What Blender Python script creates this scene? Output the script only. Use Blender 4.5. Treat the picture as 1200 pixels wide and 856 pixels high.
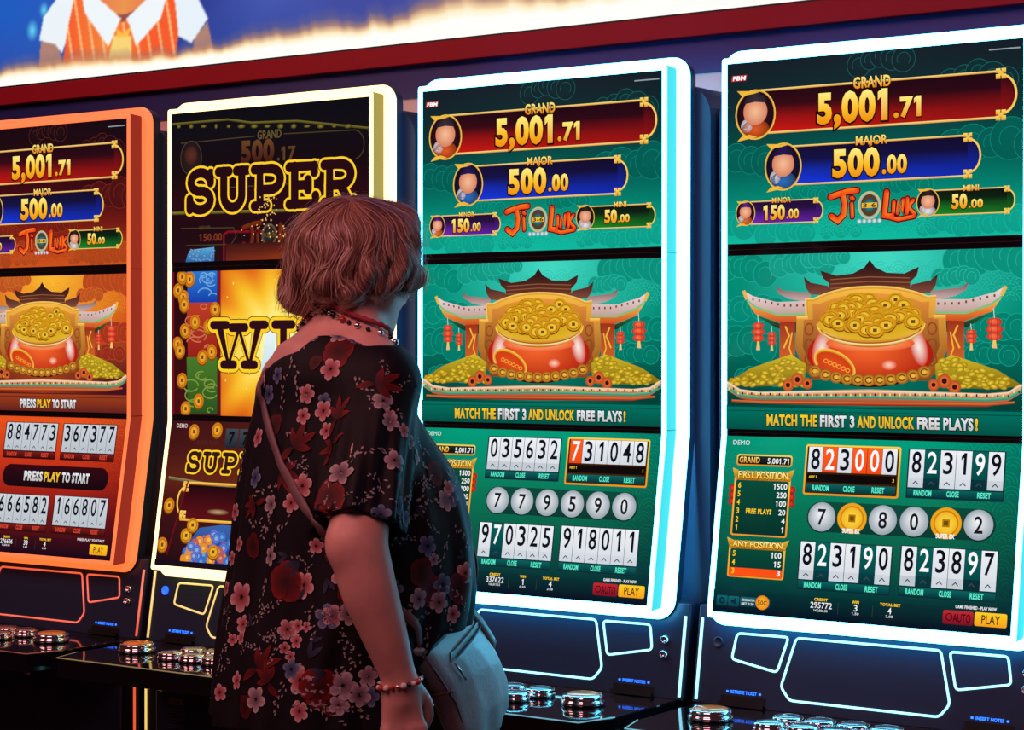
import bpy, bmesh, math, random
import numpy as np
from mathutils import Vector, Matrix
from mathutils.bvhtree import BVHTree

random.seed(7)
rng = np.random.default_rng(7)
S = bpy.context.scene
for o in list(bpy.data.objects):
    bpy.data.objects.remove(o)
C = S.collection

# ------------------------------------------------------------------ camera
FPX = 2400.0
YAW, PIT, ROL = 0.60802, -0.00712, -0.00084
CAM = Vector((4.31827, -3.6377, 1.38))
cam_d = bpy.data.cameras.new('camera')
cam_d.sensor_width = 36.0
cam_d.lens = FPX / 1200.0 * 36.0
cam_d.clip_end = 100
cam = bpy.data.objects.new('camera', cam_d)
C.objects.link(cam)
RC = (Matrix.Rotation(YAW, 3, 'Z') @ Matrix.Rotation(PIT, 3, 'X') @ Matrix.Rotation(ROL, 3, 'Y'))
c_right, c_fwd, c_up = RC.col[0], RC.col[1], RC.col[2]
cam.matrix_world = Matrix(((c_right.x, c_up.x, -c_fwd.x, CAM.x),
                           (c_right.y, c_up.y, -c_fwd.y, CAM.y),
                           (c_right.z, c_up.z, -c_fwd.z, CAM.z),
                           (0, 0, 0, 1)))
S.camera = cam

# ------------------------------------------------------------------ world, room lights, exposure
w = bpy.data.worlds.new('world')
S.world = w
w.use_nodes = True
w.node_tree.nodes['Background'].inputs[0].default_value = (1.0, 0.34, 0.42, 1)
w.node_tree.nodes['Background'].inputs[1].default_value = 0.035


def area_light(name, loc, target, size, col, power):
    l = bpy.data.lights.new(name, 'AREA')
    l.shape = 'RECTANGLE'
    l.size, l.size_y = size
    l.color = col
    l.energy = power
    ob = bpy.data.objects.new(name, l)
    C.objects.link(ob)
    ob.location = loc
    ob.rotation_euler = (Vector(target) - Vector(loc)).to_track_quat('-Z', 'Y').to_euler()
    return ob


# reddish casino ceiling lighting over the aisle
area_light('ceiling_light', (2.6, -3.4, 3.6), (1.9, -0.9, 1.1), (2.2, 1.6), (1.0, 0.36, 0.40), 66)
area_light('ceiling_light', (-0.6, -2.6, 3.4), (1.5, -0.6, 1.3), (1.6, 1.2), (1.0, 0.42, 0.38), 34)

S.view_settings.view_transform = 'Standard'
S.view_settings.look = 'None'
S.view_settings.gamma = 1.0
S.view_settings.use_curve_mapping = False
S.view_settings.exposure = 0.0


# ------------------------------------------------------------------ helpers
def lin(c):
    c = c / 255.0
    return c / 12.92 if c <= 0.04045 else ((c + 0.055) / 1.055) ** 2.4


def L3(c):
    return (lin(c[0]), lin(c[1]), lin(c[2]))


def mixc(a, b, t):
    return tuple(a[i] + (b[i] - a[i]) * t for i in range(3))


def mat(name, col, rough=0.5, metal=0.0, spec=0.5, emit=None, strength=1.0, coat=0.0, bump=0, bscale=200, noise=0.0, nscale=8, sample=None):
    m = bpy.data.materials.new(name)
    m.use_nodes = True
    nt = m.node_tree
    b = nt.nodes['Principled BSDF']
    b.inputs['Base Color'].default_value = (*col, 1)
    b.inputs['Roughness'].default_value = rough
    b.inputs['Metallic'].default_value = metal
    b.inputs['Specular IOR Level'].default_value = spec
    b.inputs['Coat Weight'].default_value = coat
    if emit:
        b.inputs['Emission Color'].default_value = (*emit, 1)
        b.inputs['Emission Strength'].default_value = strength
    if noise or bump:
        tc = nt.nodes.new('ShaderNodeTexCoord')
    if noise:
        n = nt.nodes.new('ShaderNodeTexNoise')
        n.inputs['Scale'].default_value = nscale
        n.inputs['Detail'].default_value = 5
        nt.links.new(tc.outputs['Object'], n.inputs['Vector'])
        r = nt.nodes.new('ShaderNodeValToRGB')
        r.color_ramp.elements[0].position = 0.3
        r.color_ramp.elements[1].position = 0.7
        r.color_ramp.elements[0].color = (*[c * (1 - noise) for c in col], 1)
        r.color_ramp.elements[1].color = (*[min(1, c * (1 + noise)) for c in col], 1)
        nt.links.new(n.outputs['Fac'], r.inputs['Fac'])
        nt.links.new(r.outputs['Color'], b.inputs['Base Color'])
    if bump:
        n2 = nt.nodes.new('ShaderNodeTexNoise')
        n2.inputs['Scale'].default_value = bscale
        n2.inputs['Detail'].default_value = 3
        nt.links.new(tc.outputs['Object'], n2.inputs['Vector'])
        bp = nt.nodes.new('ShaderNodeBump')
        bp.inputs['Strength'].default_value = bump
        bp.inputs['Distance'].default_value = 0.002
        nt.links.new(n2.outputs['Fac'], bp.inputs['Height'])
        nt.links.new(bp.outputs['Normal'], b.inputs['Normal'])
    if sample:
        m.cycles.emission_sampling = sample
    return m


def attr_mat(name, emissive=True, rough=0.06, spec=0.5, strength=1.0):
    m = bpy.data.materials.new(name)
    m.use_nodes = True
    nt = m.node_tree
    b = nt.nodes['Principled BSDF']
    a = nt.nodes.new('ShaderNodeAttribute')
    a.attribute_name = 'Col'
    b.inputs['Roughness'].default_value = rough
    b.inputs['Specular IOR Level'].default_value = spec
    if emissive:
        b.inputs['Base Color'].default_value = (0, 0, 0, 1)
        nt.links.new(a.outputs['Color'], b.inputs['Emission Color'])
        b.inputs['Emission Strength'].default_value = strength
        m.cycles.emission_sampling = 'NONE'
    else:
        nt.links.new(a.outputs['Color'], b.inputs['Base Color'])
    return m


def mesh_obj(name, V, F, m, parent=None, smooth=False, cols=None, kind=None):
    me = bpy.data.meshes.new(name)
    me.from_pydata([tuple(v) for v in V], [], [tuple(f) for f in F])
    if cols is not None:
        ca = me.color_attributes.new('Col', 'FLOAT_COLOR', 'POINT')
        arr = np.ones((len(V), 4), np.float32)
        arr[:, :3] = np.asarray(cols, np.float32)
        ca.data.foreach_set('color', arr.ravel())
    me.materials.append(m)
    if smooth:
        me.polygons.foreach_set('use_smooth', [True] * len(me.polygons))
    me.update()
    return link(name, me, parent, kind)


def link(name, me, parent=None, kind=None, loc=None):
    ob = bpy.data.objects.new(name, me)
    C.objects.link(ob)
    if parent:
        ob.parent = parent
    if loc is not None:
        ob.location = loc
    if kind:
        ob['kind'] = kind
    return ob


def empty(name, label, cat, loc=(0, 0, 0), rz=0, group=None):
    o = bpy.data.objects.new(name, None)
    C.objects.link(o)
    o.location = loc
    o.rotation_euler = (0, 0, rz)
    o['label'] = label
    o['category'] = cat
    if group:
        o['group'] = group
    return o


def tag(o, label, cat, group=None):
    o['label'] = label
    o['category'] = cat
    if group:
        o['group'] = group
    return o


def bm_obj(name, bm, m, parent=None, smooth=False, bevel=0, kind=None, seg=2):
    if bevel:
        bmesh.ops.bevel(bm, geom=list(bm.edges), offset=bevel, segments=seg, affect='EDGES', profile=0.5)
    me = bpy.data.meshes.new(name)
    bmesh.ops.recalc_face_normals(bm, faces=list(bm.faces))
    bm.to_mesh(me)
    bm.free()
    me.materials.append(m)
    if smooth:
        me.polygons.foreach_set('use_smooth', [True] * len(me.polygons))
    return link(name, me, parent, kind)


def box(name, x0, x1, y0, y1, z0, z1, m, parent=None, bevel=0.0, kind=None):
    bm = bmesh.new()
    bmesh.ops.create_cube(bm, size=1)
    for v in bm.verts:
        v.co = (x0 + (v.co.x + .5) * (x1 - x0), y0 + (v.co.y + .5) * (y1 - y0), z0 + (v.co.z + .5) * (z1 - z0))
    return bm_obj(name, bm, m, parent, bevel=bevel, kind=kind)


def prism(name, pts, lo, hi, axis, m, parent=None, bevel=0.0, kind=None):
    """extrude a 2d outline along axis ('x': pts are (y,z); 'y': (x,z); 'z': (x,y))"""
    bm = bmesh.new()
    def P(p, t):
        return {'x': (t, p[0], p[1]), 'y': (p[0], t, p[1]), 'z': (p[0], p[1], t)}[axis]
    a = [bm.verts.new(P(p, lo)) for p in pts]
    b = [bm.verts.new(P(p, hi)) for p in pts]
    n = len(pts)
    bm.faces.new(a)
    bm.faces.new(b[::-1])
    for i in range(n):
        bm.faces.new((a[i], a[(i + 1) % n], b[(i + 1) % n], b[i]))
    bmesh.ops.recalc_face_normals(bm, faces=list(bm.faces))
    return bm_obj(name, bm, m, parent, bevel=bevel, kind=kind)


def fillet(pts, r, closed=True, n=5):
    out = []
    N = len(pts)
    for i in range(N):
        p = Vector(pts[i])
        if not closed and i in (0, N - 1):
            out.append(p)
            continue
        a, b = Vector(pts[i - 1]), Vector(pts[(i + 1) % N])
        da, db = a - p, b - p
        t = min(r, da.length * .45, db.length * .45)
        A, B = p + da.normalized() * t, p + db.normalized() * t
        for k in range(n + 1):
            s = k / n
            out.append(A * (1 - s) ** 2 + p * 2 * s * (1 - s) + B * s * s)
    return out


def tube(name, pts, r, m, parent=None, closed=False, seg=8, rx=None, smooth=True):
    pts = [Vector(p) for p in pts]
    n = len(pts)
    V, F = [], []
    up = None
    for i, p in enumerate(pts):
        if closed:
            t = (pts[(i + 1) % n] - pts[i - 1]).normalized()
        else:
            t = (pts[min(i + 1, n - 1)] - pts[max(i - 1, 0)]).normalized()
        if up is None:
            up = t.orthogonal().normalized()
        up = (up - t * up.dot(t)).normalized()
        s = t.cross(up)
        ri = r[i] if isinstance(r, (list, tuple)) else r
        for k in range(seg):
            a = 2 * math.pi * k / seg
            V.append(p + up * math.cos(a) * ri + s * math.sin(a) * ri)
    for i in range(n if closed else n - 1):
        j = (i + 1) % n
        for k in range(seg):
            F.append((i * seg + k, i * seg + (k + 1) % seg, j * seg + (k + 1) % seg, j * seg + k))
    if not closed:
        F.append(tuple(range(seg))[::-1])
        F.append(tuple((n - 1) * seg + k for k in range(seg)))
    return mesh_obj(name, V, F, m, parent, smooth)


def lathe_data(prof, seg=32):
    V, F = [], []
    for (r, z) in prof:
        for k in range(seg):
            a = 2 * math.pi * k / seg
            V.append((r * math.cos(a), r * math.sin(a), z))
    for i in range(len(prof) - 1):
        for k in range(seg):
            F.append((i * seg + k, i * seg + (k + 1) % seg, (i + 1) * seg + (k + 1) % seg, (i + 1) * seg + k))
    F.append(tuple((len(prof) - 1) * seg + k for k in range(seg)))
    F.append(tuple(range(seg))[::-1])
    return V, F


def lathe_mesh(name, prof, m, seg=32):
    V, F = lathe_data(prof, seg)
    me = bpy.data.meshes.new(name)
    me.from_pydata(V, [], F)
    me.materials.append(m)
    me.polygons.foreach_set('use_smooth', [len(p.vertices) == 4 for p in me.polygons])
    return me


# ------------------------------------------------------------------ lettering
_fc = bpy.data.curves.new('lettering', 'FONT')
_fc.resolution_u = 3
_fo = bpy.data.objects.new('lettering', _fc)
C.objects.link(_fo)


def _ext(body, off):
    _fc.body = body
    _fc.offset = off
    bpy.context.view_layer.update()
    e = _fo.evaluated_get(bpy.context.evaluated_depsgraph_get())
    me = e.to_mesh()
    V = np.array([v.co[:2] for v in me.vertices], float).reshape(-1, 2)
    me.calc_loop_triangles()
    F = [tuple(t.vertices) for t in me.loop_triangles]
    e.to_mesh_clear()
    return V, F


_adv, _gl = {}, {}
_bw = None


def glyph(ch, off):
    global _bw
    if _bw is None:
        V, _ = _ext('||', 0)
        _bw = np.ptp(V[:, 0])
    if ch not in _adv:
        V, _ = _ext('|' + ch + '|', 0)
        _adv[ch] = np.ptp(V[:, 0]) - _bw
    if (ch, off) not in _gl:
        _gl[(ch, off)] = _ext(ch, off) if ch != ' ' else (np.zeros((0, 2)), [])
        if ch == '1':                       # give the plain stroke its flag
            V, F = _gl[(ch, off)]
            xm, H = V[:, 0].min(), V[:, 1].max()
            n = len(V)
            V = np.vstack([V, [(xm + .02, H), (xm - .11, H - .13 + off), (xm - .11, H - .23 - off), (xm + .02, H - .13 - off)]])
            _gl[(ch, off)] = (V, F + [(n, n + 1, n + 2), (n, n + 2, n + 3)])
    return (*_gl[(ch, off)], _adv[ch])


CAPH = None


# ------------------------------------------------------------------ flat print built from coloured polygons
class Art:
    STEP = 3e-5

    def __init__(s):
        s.V, s.Cc, s.F = [], [], []
        s.l = 1

    def up(s, n=1):
        s.l += n
        return s

    def poly(s, pts, col, cols=None, grad=None):
        """col: rgb 0-255; grad=(top,bottom) vertical gradient over the polygon"""
        b = len(s.V)
        if grad:
            ys = [p[1] for p in pts]
            y0, y1 = min(ys), max(ys) + 1e-6
            cols = [mixc(grad[0], grad[1], (p[1] - y0) / (y1 - y0)) for p in pts]
        for i, p in enumerate(pts):
            s.V.append((p[0], p[1], s.l))
            s.Cc.append(L3(cols[i] if cols else col))
        s.F.append(tuple(range(b, b + len(pts))))

    def rect(s, x0, y0, x1, y1, col, grad=None):
        s.poly([(x0, y0), (x1, y0), (x1, y1), (x0, y1)], col, grad=grad)

    def rrect(s, x0, y0, x1, y1, r, col, grad=None):
        p = []
        for cx, cy, a0 in ((x1 - r, y0 + r, -90), (x1 - r, y1 - r, 0), (x0 + r, y1 - r, 90), (x0 + r, y0 + r, 180)):
            for k in range(5):
                a = math.radians(a0 + k * 22.5)
                p.append((cx + r * math.cos(a), cy + r * math.sin(a)))
        s.poly(p, col, grad=grad)

    def grid(s, x0, y0, x1, y1, nx, ny, fn):
        b = len(s.V)
        for j in range(ny + 1):
            for i in range(nx + 1):
                u, v = i / nx, j / ny
                s.V.append((x0 + (x1 - x0) * u, y0 + (y1 - y0) * v, s.l))
                s.Cc.append(L3(fn(u, v)))
        for j in range(ny):
            for i in range(nx):
                a = b + j * (nx + 1) + i
                s.F.append((a, a + 1, a + nx + 2, a + nx + 1))

    def ell(s, cx, cy, rx, ry, col, rim=None, n=28, rot=0, off=(0, 0), a0=0, a1=360):
        b = len(s.V)
        s.V.append((cx + off[0], cy + off[1], s.l))
        s.Cc.append(L3(col))
        ca, sa = math.cos(rot), math.sin(rot)
        for k in range(n + 1):
            a = math.radians(a0 + (a1 - a0) * k / n)
            x, y = rx * math.cos(a), ry * math.sin(a)
            s.V.append((cx + x * ca - y * sa, cy + x * sa + y * ca, s.l))
            s.Cc.append(L3(rim or col))
        for k in range(n):
            s.F.append((b, b + 1 + k, b + 2 + k))

    def line(s, pts, wd, col, col2=None, closed=False, miter=.35):
        pts = [Vector((p[0], p[1])) for p in pts]
        n = len(pts)
        b = len(s.V)
        for i, p in enumerate(pts):
            if closed:
                A, B = pts[i - 1], pts[(i + 1) % n]
            else:
                A, B = pts[max(i - 1, 0)], pts[min(i + 1, n - 1)]
            d1 = (p - A).normalized() if (p - A).length > 1e-9 else (B - p).normalized()
            d2 = (B - p).normalized() if (B - p).length > 1e-9 else d1
            t = (d1 + d2)
            t = t.normalized() if t.length > 1e-6 else d1
            nn = Vector((-t.y, t.x))
            k = 1 / max(miter, abs(nn.dot(Vector((-d1.y, d1.x)))))
            for sg in (-1, 1):
                q = p + nn * sg * wd * .5 * k
                s.V.append((q.x, q.y, s.l))
                s.Cc.append(L3(col2 if (col2 and sg > 0) else col))
        for i in range(n if closed else n - 1):
            a, c = b + 2 * i, b + 2 * ((i + 1) % n)
            s.F.append((a, a + 1, c + 1, c))

    def arc(s, cx, cy, rx, ry, a0, a1, wd, col, n=16, col2=None):
        s.line([(cx + rx * math.cos(math.radians(a0 + (a1 - a0) * k / n)), cy + ry * math.sin(math.radians(a0 + (a1 - a0) * k / n))) for k in range(n + 1)], wd, col, col2)

    def ring(s, cx, cy, rx, ry, wd, col, n=28, col2=None):
        s.line([(cx + rx * math.cos(2 * math.pi * k / n), cy + ry * math.sin(2 * math.pi * k / n)) for k in range(n)], wd, col, col2, closed=True)

    def text(s, body, x0, x1, y0, y1, col, col2=None, off=0.0, slant=0.0, rise=0.0, mid=None):
        """fit lettering (cap height y0..y1) between x0 and x1; col at the top, col2 at the bottom"""
        global CAPH
        if CAPH is None:
            V, _ = _ext('H', 0)
            CAPH = V[:, 1].max()
        X = 0
        parts = []
        lo, hi = 1e9, -1e9
        for ch in body:
            V, F, a = glyph(ch, off)
            if len(V):
                parts.append((V + [X, 0], F))
                lo, hi = min(lo, V[:, 0].min() + X), max(hi, V[:, 0].max() + X)
            X += a + off
        if body == '1':
            c_ = .5 * (x0 + x1)
            x0, x1 = c_ - .3 * (x1 - x0), c_ + .26 * (x1 - x0)
        sx, sy = (x1 - x0) / max(1e-6, hi - lo), (y1 - y0) / CAPH
        for V, F in parts:
            b = len(s.V)
            for (x, y) in V:
                px = x0 + (x - lo) * sx + slant * y * sy
                py = y1 - y * sy + rise * (px - x0)
                s.V.append((px, py, s.l))
                t = min(1, max(0, 1 - y / CAPH))
                c = col
                if col2:
                    c = mixc(col, col2, t)
                    if mid:
                        c = mixc(col, mid, t * 2) if t < .5 else mixc(mid, col2, t * 2 - 1)
                s.Cc.append(L3(c))
            for f in F:
                s.F.append(tuple(b + i for i in f))

    def textb(s, body, x0, x1, y0, y1, col, col2=None, off=.03, edge=(30, 10, 0), eo=.05, **k):
        g = (y1 - y0) * .06
        s.text(body, x0 - g, x1 + g, y0, y1, edge, off=off + eo, **k)
        s.up()
        s.text(body, x0, x1, y0, y1, col, col2, off=off, **k)

    def build(s, name, O, U, Vd, N, scale, m, parent=None):
        A = np.array(s.V, float)
        step = min(s.STEP, .0022 / max(1, A[:, 2].max()))
        P = np.asarray(O)[None] + A[:, :1] * scale * np.asarray(U)[None] + A[:, 1:2] * scale * np.asarray(Vd)[None] + A[:, 2:] * step * np.asarray(N)[None]
        return mesh_obj(name, P, s.F, m, parent, cols=s.Cc)


GOLD1, GOLD2 = (255, 236, 130), (236, 140, 20)


# ------------------------------------------------------------------ materials
M_scr = attr_mat('screen_print', rough=0.08, spec=0.35)
M_sign = attr_mat('sign_print', rough=0.3, spec=0.2)
M_black = mat('black_plastic', (0.012, 0.012, 0.016), rough=0.32, bump=0.08, bscale=900)
M_gloss = mat('gloss_black', (0.006, 0.006, 0.009), rough=0.05, spec=0.6)
M_satin = mat('satin_charcoal', (0.018, 0.034, 0.080), rough=0.42, bump=0.05, bscale=1200)
M_chrome = mat('chrome', (0.85, 0.86, 0.88), rough=0.08, metal=1.0)
M_orange_cap = mat('orange_button_cap', (0.75, 0.25, 0.04), rough=0.18, emit=(1.0, 0.34, 0.06), strength=0.12, coat=.6)
M_clear_cap = mat('smoke_button_cap', (0.16, 0.17, 0.2), rough=0.12, coat=.8)
M_blue_led = mat('blue_led_text', (0, 0, 0), emit=(0.02, 0.16, 1.0), strength=3.0)
M_steel = mat('brushed_steel', (0.5, 0.5, 0.52), rough=0.3, metal=1.0)
M_dark = mat('slot_mouth', (0.002, 0.002, 0.003), rough=0.5)


def neon(name, front, side, line):
    return dict(front=mat(name + '_light', (0.25, 0.25, 0.25), rough=.3, emit=front, strength=1.0),
                side=mat(name + '_edge', (0.02, 0.02, 0.02), rough=.7, spec=.05, emit=side, strength=1.0),
                line=mat(name + '_line', (0.6, 0.6, 0.6), rough=.3, emit=line, strength=1.0),
                trim=mat(name + '_trim', (0.2, 0.2, 0.2), rough=.2, emit=tuple(c * .22 for c in line), strength=1.0))


NEON = dict(cyan=neon('cyan', (1.05, 8.0, 13.0), (0.06, 0.72, 0.78), (0.55, 1.7, 2.1)),
            yellow=neon('yellow', (2.6, 2.0, 0.80), (0.40, 0.31, 0.06), (0.9, 0.62, 0.16)),
            orange=neon('orange', (1.45, 0.21, 0.04), (0.30, 0.022, 0.012), (0.85, 0.09, 0.035)))

# ------------------------------------------------------------------ setting
PITCH = 0.77153
M_floor = mat('carpet', (0.05, 0.012, 0.016), rough=0.9, noise=.5, nscale=6, bump=.6, bscale=300)
M_wall = mat('dark_wall', (0.02, 0.017, 0.026), rough=0.6)
M_soffit = mat('violet_soffit', (0.012, 0.018, 0.17), rough=0.45)
M_mauve = mat('mauve_panel', (0.72, 0.55, 0.58), rough=0.6)
M_red = mat('red_fascia', (0.34, 0.008, 0.022), rough=0.5, spec=.2)
M_blackline = mat('black_trim', (0.004, 0.004, 0.005), rough=0.5)
X0, X1 = -2.2, 5.2
box('floor', -5, 8, -7, 1.0, -0.05, 0, M_floor, kind='structure')
box('wall_back', X0, X1, 0.62, 0.70, 0, 3.1, M_wall, kind='structure')
box('trim_1', X0, X1, 0.268, 0.30, 1.86, 1.986, M_mauve, kind='structure')      # mauve strip behind the cabinets
box('trim_2', X0, X1, 0.262, 0.62, 1.985, 2.075, M_soffit, kind='structure')  # violet soffit
box('trim_3', X0, X1, 0.235, 0.262, 2.062, 2.110, M_red, kind='structure', bevel=.002)
box('trim_4', X0, X1, 0.238, 0.262, 2.110, 2.1145, M_blackline, kind='structure')


# ------------------------------------------------------------------ header sign
def inpoly(px, py, poly):
    r = np.zeros(px.shape, bool)
    n = len(poly)
    for i in range(n):
        x1, y1 = poly[i]
        x2, y2 = poly[(i + 1) % n]
        c = ((y1 > py) != (y2 > py)) & (px < (x2 - x1) * (py - y1) / (y2 - y1 + 1e-12) + x1)
        r ^= c
    return r


def vnoise(x, seed, per=1.0):
    g = np.random.default_rng(seed).random(4096)
    x = x / per
    i = np.floor(x).astype(int)
    f = x - i
    f = f * f * (3 - 2 * f)
    return g[i % 4096] * (1 - f) + g[(i + 1) % 4096] * f


def header_sign():
    t = empty('led_sign', 'wide glowing LED sign with orange striped vest and flames above the machines', 'sign', (0, 0.24, 2.1145))
    zs = np.concatenate([np.arange(0, .30, .0026), np.linspace(.31, .95, 40)])
    xs = np.concatenate([np.linspace(X0, -.25, 160)[:-1], np.arange(-.25, .9, .0032), np.arange(.9, 3.2, .006), np.linspace(3.2, X1, 120)[1:]])
    X, Z = np.meshgrid(xs, zs)
    zz = Z + 2.1145
    # blue field
    n1 = vnoise(X + Z * .7, 1, .35) * .6 + vnoise(X * 1.3 - Z * 2, 2, .17) * .4
    base = np.stack([35 + 25 * n1, 55 + 35 * n1, 140 + 40 * n1], -1).astype(float)
    dl = np.clip(1 - np.hypot((X + .1) / .45, (zz - 2.32) / .22), 0, 1)[..., None]
    base = base * (1 - dl * .6) + np.array([15, 105, 215]) * dl * .6
    for ox, oz, r in ((.01, 2.26, .026), (.056, 2.312, .02), (-.6, 2.3, .03), (1.7, 2.17, .012), (2.9, 2.35, .03), (1.62, 2.28, .02)):
        g = np.clip(1 - np.hypot(X - ox, (zz - oz) * .8) / r, 0, 1)[..., None]
        base = base * (1 - g) + np.array([110, 225, 250]) * g
    img = base
    def fill(poly, col, grad=None):
        k = inpoly(X, zz, poly)
        img[k] = col if grad is None else grad(X[k], zz[k])
    skin = (176, 130, 118)
    fill([(.043, 2.225), (.10, 2.225), (.125, 2.18), (.14, 2.1), (.03, 2.1)], skin)
    fill([(.62, 2.19), (.665, 2.225), (.70, 2.1), (.60, 2.1)], skin)
    fill([(.102, 2.335), (.054, 2.292), (.037, 2.23), (.102, 2.214), (.127, 2.187), (.16, 2.25), (.20, 2.38), (.16, 2.43)], (236, 244, 250))
    fill([(.56, 2.34), (.625, 2.30), (.667, 2.233), (.608, 2.174), (.562, 2.197), (.54, 2.30)], (232, 242, 250))
    def vest(x, z):
        s = np.sin((x - .36) * 150 + (z - 2.2) * 30)
        c = np.stack([246 + 0 * x, 92 + 42 * np.clip(1 - np.abs(x - .30) / .16, 0, 1), 44 + 18 * np.clip(1 - np.abs(x - .30) / .16, 0, 1)], -1)
        c[s > .82] = (255, 190, 130)
        return c
    fill([(.195, 2.40), (.149, 2.25), (.134, 2.181), (.134, 2.10), (.57, 2.10), (.556, 2.152), (.562, 2.204), (.539, 2.36)], None, vest)
    # neck and collar
    fill([(.26, 2.36), (.30, 2.30), (.36, 2.25), (.43, 2.29), (.47, 2.36)], (150, 78, 70))
    k = ((X - .362) / .11) ** 2 + ((zz - 2.37) / .098) ** 2 < 1
    img[k] = np.stack([235 + 0 * X[k], 150 - 300 * np.abs(X[k] - .362), 80 + 0 * X[k]], -1)
    fill([(.195, 2.38), (.215, 2.29), (.305, 2.19), (.345, 2.25), (.353, 2.262), (.30, 2.30)], (240, 247, 252))
    fill([(.533, 2.34), (.50, 2.25), (.408, 2.183), (.385, 2.24), (.372, 2.259), (.44, 2.30)], (240, 247, 252))
    fill([(.325, 2.217), (.391, 2.212), (.394, 2.10), (.285, 2.10)], (250, 214, 120))
    fill([(.335, 2.238), (.36, 2.222), (.39, 2.236), (.38, 2.212), (.34, 2.212)], (255, 190, 70))
    # flames licking along the bottom
    hgt = .030 + .022 * vnoise(X, 5, .16) + .012 * vnoise(X, 6, .045) + .006 * vnoise(X + Z * .3, 7, .018) + .012 * np.clip((X - .8) / 1.2, 0, 1)
    hgt = hgt * (.62 + .38 * np.clip((X - .55) / .5, 0, 1))
    for _ in range(2):
        img[1:-1, 1:-1] = .4 * img[1:-1, 1:-1] + .15 * (img[:-2, 1:-1] + img[2:, 1:-1] + img[1:-1, :-2] + img[1:-1, 2:])
    t0 = Z / hgt
    def mixin(a, col, f):
        return a * (1 - f[..., None]) + np.array(col) * f[..., None]
    img = mixin(img, (140, 110, 120), np.clip(2.35 - t0, 0, 1) * .55)
    img = mixin(img, (250, 170, 95), np.clip(1.75 - t0, 0, .8))
    img = mixin(img, (255, 236, 190), np.clip((1.35 - t0) * 2.2, 0, 1))
    img = mixin(img, (255, 255, 250), np.clip((1.0 - t0) * 2.5, 0, 1))
    cols = (np.clip(img, 0, 255) / 255.0)
    cols = np.where(cols <= .04045, cols / 12.92, ((cols + .055) / 1.055) ** 2.4)
    ny, nx = X.shape
    V = np.stack([X.ravel(), 0 * X.ravel(), Z.ravel()], -1)
    i = np.arange(ny - 1)[:, None] * nx + np.arange(nx - 1)[None]
    F = np.stack([i, i + 1, i + nx + 1, i + nx], -1).reshape(-1, 4)
    mesh_obj('led_face', V, F.tolist(), M_sign, t, cols=cols.reshape(-1, 3))
    box('sign_housing', X0, X1, .003, .30, 0.0, .96, M_black, t)


header_sign()


# ------------------------------------------------------------------ screen print
def medallion(A, cx, cy, rx, ry, hair, cloth, bg=(70, 20, 25)):
    """round portrait badge, kept as a plain featureless bust"""
    A.up().ell(cx, cy, rx, ry, bg, (20, 10, 25))
    A.up().ell(cx, cy + ry * .62, rx * .72, ry * .42, cloth, mixc(cloth, (40, 10, 0), .5))
    A.ell(cx - rx * .45, cy + ry * .45, rx * .3, ry * .28, (225, 225, 230), (170, 160, 170))
    A.up().ell(cx, cy - ry * .12, rx * .62, ry * .56, (246, 190, 150), (214, 128, 96))
    A.up().ell(cx, cy - ry * .52, rx * .56, ry * .34, hair, mixc(hair, (0, 0, 0), .4), a0=170, a1=370)
    A.ell(cx, cy - ry * .85, rx * .22, ry * .2, hair)
    A.up().ring(cx, cy, rx, ry, rx * .09, (255, 214, 90), col2=(200, 130, 20))
    A.poly([(cx - rx * .95, cy - ry * 1.02), (cx + rx * .35, cy - ry * .95), (cx - rx * .1, cy - ry * .86), (cx - rx * .7, cy - ry * .8)], (240, 186, 60))
    A.poly([(cx - rx * .95, cy + ry * 1.08), (cx + rx * .1, cy + ry * .93), (cx - rx * .3, cy + ry * .82), (cx - rx * .7, cy + ry * .88)], (240, 186, 60))


def knot(A, x, y, s):
    for dx, dy in ((-1, -1), (1, -1), (-1, 1), (1, 1), (0, 0)):
        A.rect(x + dx * s * .52 - s * .42, y + dy * s * .52 - s * .42, x + dx * s * .52 + s * .42, y + dy * s * .52 + s * .42, (250, 206, 70), grad=((255, 226, 110), (226, 150, 30)))


def band(A, x0, y0, x1, y1, ctop, cbot, bulge, wd):
    n = 14
    h = y1 - y0
    arcp = [(x1 - bulge + bulge * math.sin(math.pi * k / n), y0 + h * (.5 - .42 * math.cos(math.pi * k / n))) for k in range(n + 1)]
    body = [(x0, y0), (x1 - bulge, y0)] + arcp + [(x1 - bulge, y1), (x0, y1)]
    A.up()
    # vertical gradient in slices
    ms = [ctop, mixc(ctop, cbot, .12), mixc(ctop, cbot, .75), cbot]
    ys = [y0, y0 + h * .35, y0 + h * .7, y1]
    for k in range(3):
        A.poly([(x0, ys[k]), (x1 - bulge, ys[k]), (x1 - bulge, ys[k + 1]), (x0, ys[k + 1])], None, cols=[ms[k], mixc(ms[k], (10, 5, 20), .25), mixc(ms[k + 1], (10, 5, 20), .25), ms[k + 1]])
    A.poly(arcp, None, grad=(ctop, mixc(cbot, (10, 5, 20), .3)))
    A.up()
    g = (250, 205, 90)
    A.line([(x0 - 4, y0), (x1 - bulge, y0)], wd, (255, 228, 140), (214, 140, 40))
    A.line([(x0 - 4, y1), (x1 - bulge, y1)], wd, (255, 228, 140), (214, 140, 40))
    A.line(arcp, wd, g)
    A.up()
    knot(A, x1 - bulge, y0 + wd, wd * 2.4)
    knot(A, x1 - bulge, y1 - wd, wd * 2.4)


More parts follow.
